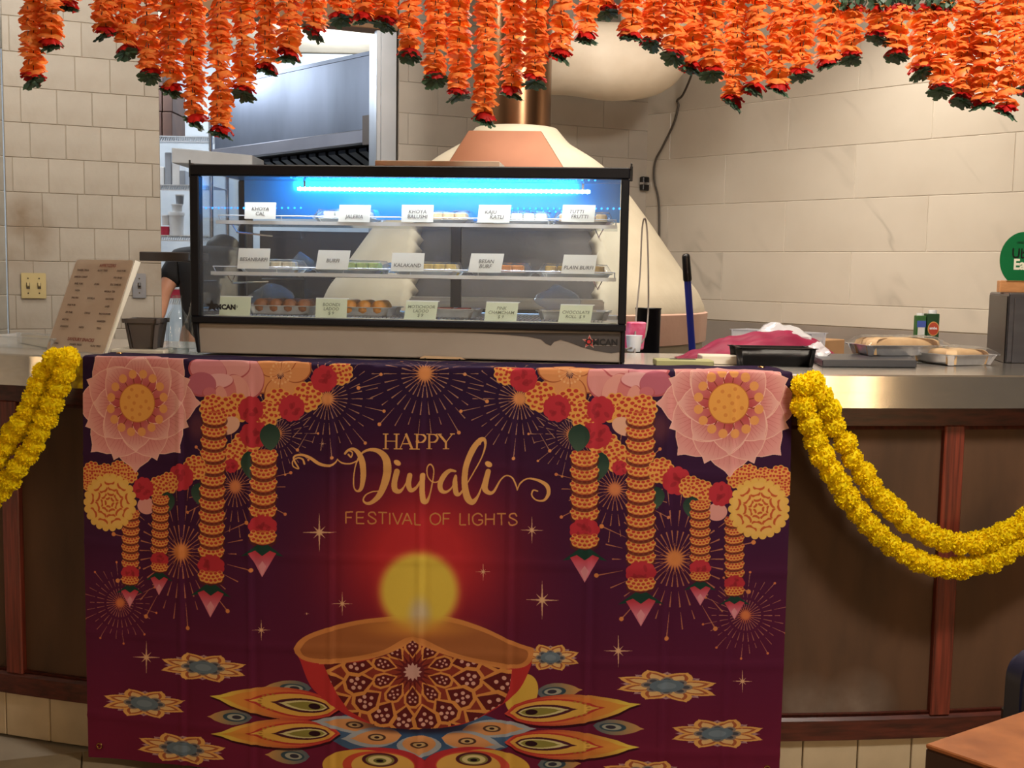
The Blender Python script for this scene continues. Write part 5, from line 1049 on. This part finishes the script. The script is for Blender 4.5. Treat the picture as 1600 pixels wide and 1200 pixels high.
# ================================================================ on the left wall
def lw(px, py, off): n = Vector((.45, -1, 0)).normalized(); return onplane(px, py, Vector((0, 6.17, 0))+n*off, n)
ea = Vector((1, .45, 0)).normalized(); en = Vector((.45, -1, 0)).normalized()
for nm, x0, x1, mm, lb, tg in (('light_switch', 33, 72, mat('almond_plate', (186, 168, 118), .4), 'almond double light switch plate on the cream tiled wall', 2), ('wall_outlet', 207, 228, mat('grey_plate', (140, 140, 144), .35, .4), 'grey metal switch plate on the cream wall beside the menu', 1)):
    a, b = lw(x0, 446, .0095), lw(x1, 447, .0095); c = (a+b)/2; hw = (b-a).length/2; hh = .057
    t = thing(nm, lb, 'switch', c); build('plate', MB().obox(c+en*.003, ea*hw, en*.003, EZ*hh), mm, t, .002, 2)
    for k in range(tg):
        cc = c+ea*((k-(tg-1)/2)*.046)
        build('toggle', MB().obox(cc+en*.011+EZ*.004, ea*.005, (en*.009+EZ*.004), EZ*.008-en*.001), mm if tg == 2 else mat('toggle_dark', (70, 68, 68), .4), t, .001)
        build('slot', MB().obox(cc+en*.0063, ea*.0075, en*.0006, EZ*.014), mat('slot_dark', (70, 60, 44), .5), t)
        for s_ in (-1, 1): build('screw', MB().tube([cc+EZ*.033*s_+en*.006, cc+EZ*.033*s_+en*.0075], .0035, 8), mat('screw_dark', (84, 74, 56), .4, .6), t)
# ================================================================ left end of the counter
a, b = atz(72, 546, 1.072), atz(162, 553, 1.072); dd = (b-a).normalized(); bk = Vector((-dd.y, dd.x, 0)); hgt = .282; ln = .40
up = (EZ*math.cos(ln)+bk*math.sin(ln)); W_ = (b-a).length
mn = thing('menu_stand', 'sheet menu in a slanted clear acrylic stand at the left end of the counter', 'menu', (a+b)/2)
nrm = dd.cross(up)
def rsheet(o, w, h, r, uxx, uyy):
    P = []
    for cx_, cy_, t0 in ((w-r, r, -90), (w-r, h-r, 0), (r, h-r, 90), (r, r, 180)):
        for k in range(5): t = math.radians(t0+22.5*k); P.append(o+uxx*(cx_+r*math.cos(t))+uyy*(cy_+r*math.sin(t)))
    return P
PAPER = mat('beige_menu_paper', (232, 212, 192), .55, 0, (218, 192, 168), 9)
build('paper', MB().prism(rsheet(a, W_, hgt, .012, dd, up), -nrm*.0008), PAPER, mn)
build('acrylic_sheet', MB().prism(rsheet(a+nrm*.001-dd*.003, W_+.006, hgt+.003, .012, dd, up), nrm*.0015), film('acrylic', (252, 252, 252), .99, .05, 1.35), mn)
build('acrylic_edge', MB().prism([b+dd*.003, b+dd*.008-nrm*.003, b+dd*.010+up*hgt-nrm*.014, b+dd*.004+up*hgt], -nrm*.0015), mat('acrylic_edge', (226, 222, 204), .3), mn)
build('foot', MB().prism([a+EZ*.0, b, b+bk*.11, a+bk*.11], EZ*.002), film('acrylic', (252, 252, 252)), mn)
MI, MR = mat('menu_ink', (104, 82, 70), .7), mat('menu_red_ink', (150, 84, 70), .7)
def mt(u, v, s, sz, m=MI, bold=.0002): text('menu_lettering', s, m, mn, a+dd*(W_*u)+up*(hgt*v)+nrm*.003, dd, up, sz, bold)
mt(.6, .93, 'APPETIZERS', .0135, MR, .0004); mt(.56, .125, 'SAVOURY SNACKS', .0135, MR, .0005)
rd = random.Random(21); WD_ = ['PANEER TIKKA', 'ALOO TIKKI', 'DAHI PURI', 'SAMOSA CHAAT', 'PAV BHAJI', 'BHEL PURI', 'DOSA', 'IDLI SAMBAR', 'VADA', 'MASALA TEA', 'PAKORA', 'DHOKLA', 'KACHORI', 'PANI PURI', 'LASSI', 'SEV PURI', 'CHOLE', 'RAJ KACHORI', 'MATHRI', 'NAMKEEN', 'KHANDVI', 'PAPDI', 'TIKKI', 'UPMA']
k = 0
for v, us in ((.875, (.2, .54, .86)), (.80, (.2, .84)), (.725, (.2, .52, .84)), (.65, (.22, .78)), (.57, (.22, .5, .82)), (.49, (.2, .82)), (.41, (.2, .52, .82)), (.33, (.18, .8)), (.255, (.2, .5, .8)), (.07, (.16, .5, .84))):
    for u in us: mt(u, v, WD_[k % 24], .0078, MI, .00035); mt(u, v-.026, '.......', .006, MI, 0); k += 1
# square grey container, board, bottles, clear tray
c = atz(221, 552, 1.072); cy_ = c.y+.045; c = Vector((c.x, cy_, 1.0835)); m = MB(); r0, r1 = .038, .05; hh = .085
def sq(r, z): return [c+Vector((sx*r-(sx*.008 if k == 0 else 0)*(1 if sx*sy > 0 else 0)-(sx*.008 if k == 1 else 0)*(0 if sx*sy > 0 else 1), sy*r-(sy*.008 if k == 1 else 0)*(1 if sx*sy > 0 else 0)-(sy*.008 if k == 0 else 0)*(0 if sx*sy > 0 else 1), z)) for sx, sy in ((-1, -1), (1, -1), (1, 1), (-1, 1)) for k in (0, 1)]
m.ring([sq(r0*.9, .004), sq(r0, 0), sq(r1-.002, hh-.012), sq(r1+.003, hh-.012), sq(r1+.004, hh), sq(r1-.004, hh), sq(r0-.004, .006)])
t = build('grey_tub', m, mat('taupe_plastic', (84, 76, 72), .5), smooth=.5, fix=False); tag(t, 'square taupe plastic tub on the counter between menu and glass bottle', 'tub')
bd = build('serving_board', MB().box((c.x-.005, cy_, 1.0768), (.15, .13, .0125)), mat('pale_board', (214, 208, 190), .5), bev=.003); tag(bd, 'thin pale board lying under the taupe tub', 'board')
BG = film('bottle_glass', (250, 252, 252), .98, .03, 1.5)
p = atz(272, 553, 1.071); p.y += .035
bt = thing('glass_bottle', 'empty clear glass bottle with a narrow neck left of the display case', 'bottle', p)
zb = 1.071; build('glass', MB().lathe([(.001, zb+.004), (.026, zb), (.031, zb+.006), (.031, zb+.085), (.026, zb+.108), (.014, zb+.128), (.0115, zb+.155), (.013, zb+.158), (.013, zb+.164), (.0095, zb+.164), (.0095, zb+.13), (.022, zb+.106), (.027, zb+.085), (.027, zb+.01), (.001, zb+.008)], (p.x, p.y, 0), 28), BG, bt, smooth=.9)
build('base_ring', MB().lathe([(.0285, zb+.0005), (.0315, zb+.004), (.0318, zb+.012), (.0285, zb+.01)], (p.x, p.y, 0), 28, cap=False), film('bottle_base', (220, 230, 230), .8, .05, 1.5), bt, smooth=.9)
p = atz(289, 553, 1.071); p.y += .085
b2 = thing('pour_spout_bottle', 'clear bottle with curved chrome pour spout close beside the display case', 'bottle', p)
build('glass', MB().lathe([(.001, zb+.004), (.024, zb), (.028, zb+.006), (.028, zb+.075), (.012, zb+.11), (.01, zb+.13), (.007, zb+.13), (.024, zb+.07), (.024, zb+.01), (.001, zb+.008)], (p.x, p.y, 0), 24), BG, b2, smooth=.9)
build('spout', MB().tube(spline([p+EZ*(.125), p+EZ*.142, p+Vector((.012, 0, .162)), p+Vector((.03, 0, .17))], 5), [.006]*16, 8), CHROME, b2, smooth=.9)
a = atz(-20, 544, 1.071); b = atz(70, 549, 1.071)
tt = build('clear_tray', pan(MB(), lambda u, v, z: (a+b)/2+Vector((.0, .14, 0))+(b-a).normalized()*u+Vector((.09, 1, 0)).normalized()*v+EZ*(z+.001), .13, .09, .032, .006), film('clear_plastic', (238, 240, 240), .8, .1, 1.45), smooth=.5, fix=False); tag(tt, 'low clear plastic tray at the far left end of the counter', 'tray')
for sg in ():
    pass
a = at(238, 401, 3.42); b = at(297, 401, 3.42)
sh = build('side_shelf', MB().box(((a.x+b.x)/2+.012, 3.42, a.z), (b.x-a.x+.03, .22, .026)), mat('charcoal_shelf', (62, 58, 58), .5), case, .002, label='charcoal side shelf bracketed to the case')

# ================================================================ right end of the counter
WOODP = mat('light_wood', (196, 140, 90), .5, 0, (176, 120, 74), 8, (1, 12, 12))
mp = thing('mop', 'blue mop handle with black grip leaning behind the counter near the oven', 'mop', at(1082, 545, 4.18))
P0, P1 = at(1071.5, 397, 4.05), at(1082, 552, 4.12); dv = (P1-P0).normalized(); P2 = P1+dv*((P1.z-FL-.06)/-dv.z); g1 = P0+dv*.095
build('handle', MB().tube([g1, P2], .0125, 12), mat('blue_handle', (38, 48, 150), .4), mp, smooth=.8); build('grip', MB().tube([P0, P0+dv*.004, P0+dv*.01, g1-dv*.006, g1], [.009, .0135, .0145, .0155, .0145], 12), BLACK, mp, smooth=.8)
m = MB()
for k in range(40): t = k*.157; m.tube([P2+EZ*.02, P2+Vector((.07*math.cos(t), .07*math.sin(t), .005)), P2+Vector((.13*math.cos(t), .13*math.sin(t), -.05))], .006, 5)
o = build('mop_head', m, mat('mop_yarn', (190, 186, 176), .9), mp, smooth=1); o['kind'] = 'stuff'
# crimson cloth heap
rd = random.Random(8); CL = mat('crimson_cloth', (146, 0, 60), .6, 0, (116, 0, 46), 5, (1, 3, 1))
A0, A1 = atz(1074, 569, 1.071), atz(1318, 566, 1.071); G = []; NX, NY = 64, 22
for j in range(NY+1):
    row = []
    for i in range(NX+1):
        u, v = i/NX, j/NY; top = np.interp(u, [0, .1, .3, .38, .58, .7, .85, 1], [0, .022, .062, .066, .082, .08, .05, .005])
        fold = .006*math.sin(26*v+9*u+3*math.sin(5*u))+.004*math.sin(47*v-14*u)+.004*math.sin(31*u)
        env = min(1, v/.45)**.8 if v < .45 else 1-((v-.45)/.55)**3*.75
        edge = min(1, u*9, (1-u)*9)
        z = max(.0015, (top*env+fold*env*edge))
        row.append(A0.lerp(A1, u)+Vector((.03*u, .02+.25*v+.012*math.sin(9*u), z)))
    G.append(row)
cl = build('crimson_cloth', MB().grid(G), CL, smooth=3.2, fix=False); tag(cl, 'crimson pink cloth heaped on the counter behind the black tray', 'cloth')
def cbx(name, px0, px1, py, d, h, m, label, cat, rz=0., bev=.002, z=1.0712, hole=None):
    a, b = atz(px0, py, z), atz(px1, py, z); c = (a+b)/2; w = (b-a).length; c = c+Vector((0, d/2, h/2))
    return tag(build(name, MB().box(c, (w, d, h), rz), m, bev=bev), label, cat), c, w
gb, c, w = cbx('green_box', 1027, 1113, 572.5, .075, .016, mat('pale_green_card', (176, 174, 120), .6), 'flat pale green box with a dark slot on the counter beside the case', 'box')
LOC[gb] = gb.location.copy(); build('slot', MB().box(c+Vector((.0, .01, .0082)), (.07, .025, .0012)), BLACK, gb)
cbx('white_box', 1098, 1152, 569.5, .08, .024, mat('white_cardboard', (226, 214, 194), .6), 'low white cardboard box left of the black tray', 'box')
# black tray
a, b = atz(1152, 573, 1.0715), atz(1274, 573, 1.0715); cm = (a+b)/2+Vector((0, .062, 0)); w = (b-a).length
bt = build('black_tray', pan(MB(), lambda u, v, z: cm+Vector((u, v, z)), w/2-.005, .06, .05, .006), BLACK, smooth=.5, fix=False); sd = bt.modifiers.new('thick', 'SOLIDIFY'); sd.thickness = .0018
tag(bt, 'open black plastic tray on the counter in front of the crimson cloth', 'tray')
bag('plastic_wrap', atz(1232, 566, 1.071)+Vector((.0, .15, .035)), (.08, .055, .065), 21, 'crumpled clear plastic wrap lying on the crimson cloth behind the black tray', film('wrap', (255, 252, 250), .45, .1, 1.45), .4, 'plastic wrap', .11)
bag('plastic_wrap', atz(1290, 570, 1.071)+Vector((.0, .1, .0015)), (.035, .04, .055), 23, 'small crumpled plastic wrap between the black tray and grey slab', film('wrap', (255, 252, 250)), .4, 'plastic wrap', .11)
# grey slab
a, b, c = atz(1285, 573.5, 1.0712), atz(1432, 574.5, 1.0712), None
sl = build('grey_slab', MB().prism([a, b, b+Vector((.06, .24, 0)), a+Vector((.03, .26, 0))], EZ*.020), mat("slate_grey", (74, 76, 82), .35, .5), bev=.002); tag(sl, 'flat dark grey metal slab lying on the counter under the wrapped trays', 'slab')
# two foil pans of wrapped sweets
SW = mat('beige_fudge', (206, 172, 126), .6, 0, (190, 152, 106), 20, None, .3, 60); SWD = mat('brown_fudge_edge', (166, 104, 50), .6)
def foilpan(c0, e1, l1, e2, l2, z, label, hs, names, seed):
    c = c0+e1*(l1/2)+e2*(l2/2); f = lambda u, v, q: Vector((c.x, c.y, z))+e1*u+e2*v+EZ*q
    t = build('foil_pan', pan(MB(), f, l1/2-.004, l2/2-.004, .03, .012), FOIL, smooth=.5, fix=False); tag(t, label, 'foil pan', 'foil pans on the counter')
    g = MB(); a_, b_ = l1/2-.02, l2/2-.02
    s_ = build('fudge_slab', g.ring([[f(sx*a_*k-(sx*.02*k if (q == 0) == (sx*sy > 0) else 0), sy*b_*k-(sy*.02*k if (q == 1) == (sx*sy > 0) else 0), zz) for sx, sy in ((-1, -1), (1, -1), (1, 1), (-1, 1)) for q in (0, 1)] for k, zz in ((1, .002), (1.06, .03), (1.02, hs), (.9, hs+.006), (.5, hs+.009))]), SW, smooth=.9); tag(s_, names[0], 'sweet')
    G = []; rd = random.Random(seed)
    for u in np.linspace(-1, 1, 27):
        row = []
        for v in np.linspace(-1, 1, 19):
            e = max(abs(u), abs(v)); zz = hs+.0125 if e < .74 else (hs+.0125)*(1-(e-.74)/.26)+.0315*(e-.74)/.26; row.append(f(u*(l1/2+.001), v*(l2/2+.001), zz+rd.uniform(-.001, .003)*(e < .97)))
        G.append(row)
    tag(build('cling_film', MB().grid(G), FILM, smooth=.7, fix=False), names[1], 'plastic wrap')
c0 = atz(1485, 573, 1.0712); e1 = Vector((.92, .38, 0)).normalized(); e2 = Vector((-.38, .92, 0)).normalized()
foilpan(c0, e1, .19, e2, .20, 1.0722, 'foil pan of beige fudge in front, nearest the counter edge at right', .036, ('beige fudge slab filling the front foil pan', 'cling film stretched over the front foil pan'), 4)
c0 = atz(1385, 561, 1.0925)+Vector((-.02, .10, 0)); e1 = Vector((.98, .24, 0)).normalized(); e2 = Vector((-.24, .98, 0)).normalized()
foilpan(c0, e1, .27, e2, .14, 1.0925, 'foil pan of beige fudge behind, resting on the dark grey slab', .042, ('beige fudge slab in the rear foil pan', 'cling film wrapped over the rear foil pan'), 6)
# cartons
for px, wpx, ty, cols, lb in ((1438, 15, 493, ((56, 110, 50), (60, 84, 170), (214, 212, 206)), 'small green and blue drink carton at left behind the foil pans'), (1456, 19, 490, ((30, 70, 34), (176, 62, 30), (230, 226, 220)), 'small dark green drink carton with red oval label and white cap')):
    Y = 3.88; a = at(px, ty, Y); w = wpx*Y/F; z0 = .95; z1 = a.z
    ct = thing('drink_carton', lb, 'carton', (a.x, Y, z0)); build('body', MB().box((a.x, Y, (z0+z1)/2), (w, w*.9, z1-z0)), mat('carton_%d' % px, cols[0], .4, 0, [c*.8 for c in cols[0]], 30), ct, .002)
    if wpx < 17:
        build('label', MB().box((a.x, Y-w*.46, z1-.055), (w*.72, .001, .07)), mat('carton_white', cols[2], .5), ct); build('label_band', MB().box((a.x, Y-w*.47, z1-.028), (w*.9, .001, .022)), mat('carton_blue', cols[1], .5), ct)
        build('cap', MB().tube([(a.x, Y, z1), (a.x, Y, z1+.008)], .012, 14), WHITEP, ct, smooth=.8)
    else:
        el_ = [(a.x+.019*math.cos(t)+.001, Y-w*.455, z1-.05+.024*math.sin(t)) for t in np.linspace(0, 2*math.pi, 25)[:-1]]; e2_ = [(a.x+.0165*math.cos(t)+.001, Y-w*.462, z1-.05+.021*math.sin(t)) for t in np.linspace(0, 2*math.pi, 25)[:-1]]
        build('oval_rim', MB().prism(el_, (0, -.0008, 0)), mat('oval_gold', (206, 150, 80), .5), ct); build('oval_label', MB().prism(e2_, (0, -.0008, 0)), mat('oval_red', (176, 62, 34), .5), ct)
        text('lettering', 'amba', WHITEP, ct, (a.x, Y-w*.462-.0012, z1-.048), (1, 0, 0), EZ, .012, .0004); build('cap', MB().tube([(a.x+.002, Y, z1), (a.x+.002, Y, z1+.012)], .0135, 16), WHITEP, ct, smooth=.8)
bl = build('back_ledge', MB().prism([(1.0, 3.76, .93), (1.75, 3.86, .93), (1.72, 4.12, .93), (1.0, 4.1, .93)], (0, 0, .018)), DKSTEEL, bev=.002); tag(bl, 'steel ledge behind the counter holding the drink cartons', 'ledge')
LOC[bl] = bl.location.copy(); build('leg', MB().box((1.1, 4.0, (.93+FL)/2), (.04, .04, .93-FL)), DKSTEEL, bl); build('leg', MB().box((1.6, 4.02, (.93+FL)/2), (.04, .04, .93-FL)), DKSTEEL, bl)
# prep counter along the marble wall and clear bin
wv = Vector((1, -1.1, 0)).normalized(); wn = Vector((-1.1, -1, 0)).normalized(); o_ = Vector((.93, 7.3-1.1*.93, 0))+wn*.03
pc = thing('prep_counter', 'steel prep counter along the marble wall behind the bar', 'counter', o_)
build('worktop', MB().prism([o_+EZ*.86, o_+wv*2.0+EZ*.86, o_+wv*2.0+wn*.5+EZ*.86, o_+wn*.5+EZ*.86], EZ*.03), STEEL, pc, .003); build('cabinet', MB().prism([o_+wn*.02+EZ*FL, o_+wv*2.0+wn*.02+EZ*FL, o_+wv*2.0+wn*.46+EZ*FL, o_+wn*.46+EZ*FL], EZ*(.858-FL)), DKSTEEL, pc, .003)
pb = onplane(1230, 520, o_+wn*.25, wn); bx = build('flat_carton', MB().obox(Vector((pb.x, pb.y, .962)), wv*.26, wn*.08, EZ*.070), mat('kraft_board', (176, 134, 92), .7), bev=.003); tag(bx, 'brown carton standing on the prep counter behind the crimson cloth', 'box')
ub = onplane(1215, 515, o_+wn*.42, wn); cb_ = build('clear_bin', pan(MB(), lambda u, v, z: Vector((ub.x, ub.y, .8915))+wv*u+wn*v+EZ*z, .22, .07, .175, .01), film('bin_plastic', (226, 224, 232), .6, .1, 1.45), smooth=.5, fix=False); tag(cb_, 'long clear plastic bin on the prep counter in front of the brown carton', 'bin')
# things squeezed between case and oven
bb = build('pink_packet', MB().obox(at(992, 532, 3.75)*1.0, (.028, .006, 0), (-.004, .02, 0), (.004, 0, .045)), mat('pink_packet', (206, 30, 90), .4, 0, (226, 120, 150), 30), bev=.004); bb.location.z = 1.071; tag(bb, 'small bright pink packet standing at the right end of the display case', 'packet')
bb = build('white_cup', MB().lathe([(.02, 1.071), (.026, 1.12), (.027, 1.122), (.024, 1.122), (.018, 1.074)], (*(at(990, 560, 3.66)).xy, 0), 18), WHITEP, smooth=.8); tag(bb, 'little white cup in front of the pink packet', 'cup')
bb = build('black_bin', MB().lathe([(.036, .55), (.046, 1.19), (.049, 1.195), (.044, 1.19), (.034, .56)], (*(at(1012, 520, 4.15)).xy, 0), 28), BLACK, smooth=.8); tag(bb, 'dark bin standing in front of the oven base right of the display case', 'bin')
LOC[bb] = bb.location.copy(); q = at(1012, 520, 4.15); build('stand', MB().lathe([(.09, FL), (.04, FL+.05), (.03, .548)], (q.x, q.y, 0), 20), BLACK, bb, smooth=.8)
# steel machine with wood block and round sign
a = atz(1571, 567, 1.0712); e1 = Vector((.97, .22, 0)).normalized(); e2 = Vector((.21, .98, 0)).normalized(); zt = onplane(1571, 458, a, (0, -1, 0)).z
mc = thing('steel_machine', 'grey steel countertop machine at the right edge carrying a wood block', 'machine', a)
MG = mat('machine_grey', (118, 116, 120), .34, .75, (104, 102, 106), 3, (1, 1, 8)); MGD = mat('machine_side', (84, 78, 76), .34, .75, (72, 66, 64), 3)
build('body', MB().prism([a+e2*.3, a, a+e1*.3, a+e1*.3+e2*.3], EZ*(zt-1.0712)), MG, mc, .004); build('side_panel', MB().prism([a+e2*.012-e1*.001, a+e2*.285-e1*.001, a+e2*.285-e1*.001+EZ*(zt-1.08), a+e2*.012-e1*.001+EZ*(zt-1.08)], -e1*.003), MGD, mc, .001)
build('door_line', MB().prism([a+e1*.02-e2*.001, a+e1*.28-e2*.001, a+e1*.28-e2*.001+EZ*(zt-1.085), a+e1*.02-e2*.001+EZ*(zt-1.085)], -e2*.003), MG, mc, .001); build('seam', MB().obox(a+EZ*((zt-1.0712)/2)-e2*.001+e1*.001, e1*.0014, e2*.001, EZ*((zt-1.0712)/2)), BLACK, mc)
wb0 = onplane(1562, 457, a+e2*.1, e2); wk = build('wood_block', MB().prism([Vector((wb0.x, wb0.y, zt+.001)), Vector((wb0.x, wb0.y, zt+.001))+e1*.16, Vector((wb0.x, wb0.y, zt+.001))+e1*.16+e2*.05, Vector((wb0.x, wb0.y, zt+.001))+e2*.05], EZ*.036), WOODP, bev=.002); tag(wk, 'light wooden block on top of the grey steel machine', 'block')
sc_ = onplane(1599, 421, a+e2*.125, e2); r = .083; zc = zt+.037+.065
sc_.z = zc; th0 = math.asin(.065/r)
P = [sc_+e1*(r*math.cos(t))+EZ*(r*math.sin(t)) for t in np.linspace(-th0, math.pi+th0, 40)]
sg = build('round_sign', MB().prism(P, e2*.005), mat('sign_green', (22, 104, 58), .25)); tag(sg, 'round green delivery sign with black and white lettering on the wood block', 'sign'); LOC[sg] = sg.location.copy()
text('sign_lettering', 'Uber', mat('sign_black', (12, 16, 14), .4), sg, sc_+EZ*.016-e2*.0003, e1, EZ, .042, .0006); text('sign_lettering', 'Eats', mat('sign_white', (226, 224, 204), .4), sg, sc_-EZ*.017-e2*.0003, e1, EZ, .044, .0016); text('sign_lettering', 'ORDER WITH', mat('sign_black', (12, 16, 14), .4), sg, sc_+EZ*.05-e2*.0003, e1, EZ, .009, .0001)
# ================================================================ foreground table and chair
TZ = .75; a, b, c = atz(1446, 1162, TZ), atz(1601, 1110, TZ), atz(1558, 1200, TZ); d1, d2 = (b-a).normalized(), (c-a).normalized()
tb = thing('dining_table', 'dining table corner with orange brown wood top at the lower right', 'table', (a+d1*.4+d2*.3)*1.0)
TOPM = mat('orange_oak', (170, 104, 58), .4, 0, (140, 80, 42), 7, (3, 3, 3)); EDG = mat('dark_table_edge', (60, 34, 26), .45)
O = a; build('tabletop', MB().prism([O, O+d1*.75, O+d1*.75+d2*.75, O+d2*.75], EZ*-.006), TOPM, tb, .0015); build('edge_band', MB().prism([O-EZ*.006, O+d1*.75-EZ*.006, O+d1*.75+d2*.75-EZ*.006, O+d2*.75-EZ*.006], EZ*-.045), EDG, tb, .002)
ct = O+d1*.375+d2*.375; build('pedestal', MB().lathe([(.25, FL), (.25, FL+.015), (.06, FL+.04), (.04, FL+.08), (.04, TZ-.08), (.16, TZ-.052)], (ct.x, ct.y, 0), 24), BLACK, tb, smooth=.8)
NAVY = mat('navy_vinyl', (22, 24, 52), .45); p = at(1612, 1030, 1.72); ch = thing('dining_chair', 'navy padded dining chair back at the right edge behind the table', 'chair', (p.x+.2, p.y, FL))
x0 = p.x-.004; y0 = p.y; zt = p.z
def rr(w, h, r, x, z, y): return [(x+cx_+r*math.cos(t), y, z+cz+r*math.sin(t)) for cx_, cz, t0 in ((w-r, r, -90), (w-r, h-r, 0), (r, h-r, 90), (r, r, 180)) for t in [math.radians(t0+15*k) for k in range(7)]]
cn = Vector((-d1.y, d1.x, 0)); c0_ = Vector((x0, y0, 0))
def cl_(u, v, z): return c0_+d1*u+cn*v+EZ*z
build('backrest', MB().prism([cl_(q[0], .0, q[2]) for q in rr(.40, .30, .045, 0, zt-.30, 0)], cn*.045), NAVY, ch, .012, 3, smooth=.7)
build('seat', MB().obox(cl_(.2, -.19, .37), d1*.21, cn*.2, EZ*.035), NAVY, ch, .025, 3, smooth=.7)
for dx in (.03, .37):
    build('back_post', MB().tube([cl_(dx, .045, FL), cl_(dx, .045, zt-.1)], .013, 10), BLACK, ch, smooth=.8); build('leg', MB().tube([cl_(dx, -.35, FL), cl_(dx, -.35, .34)], .013, 10), BLACK, ch, smooth=.8)
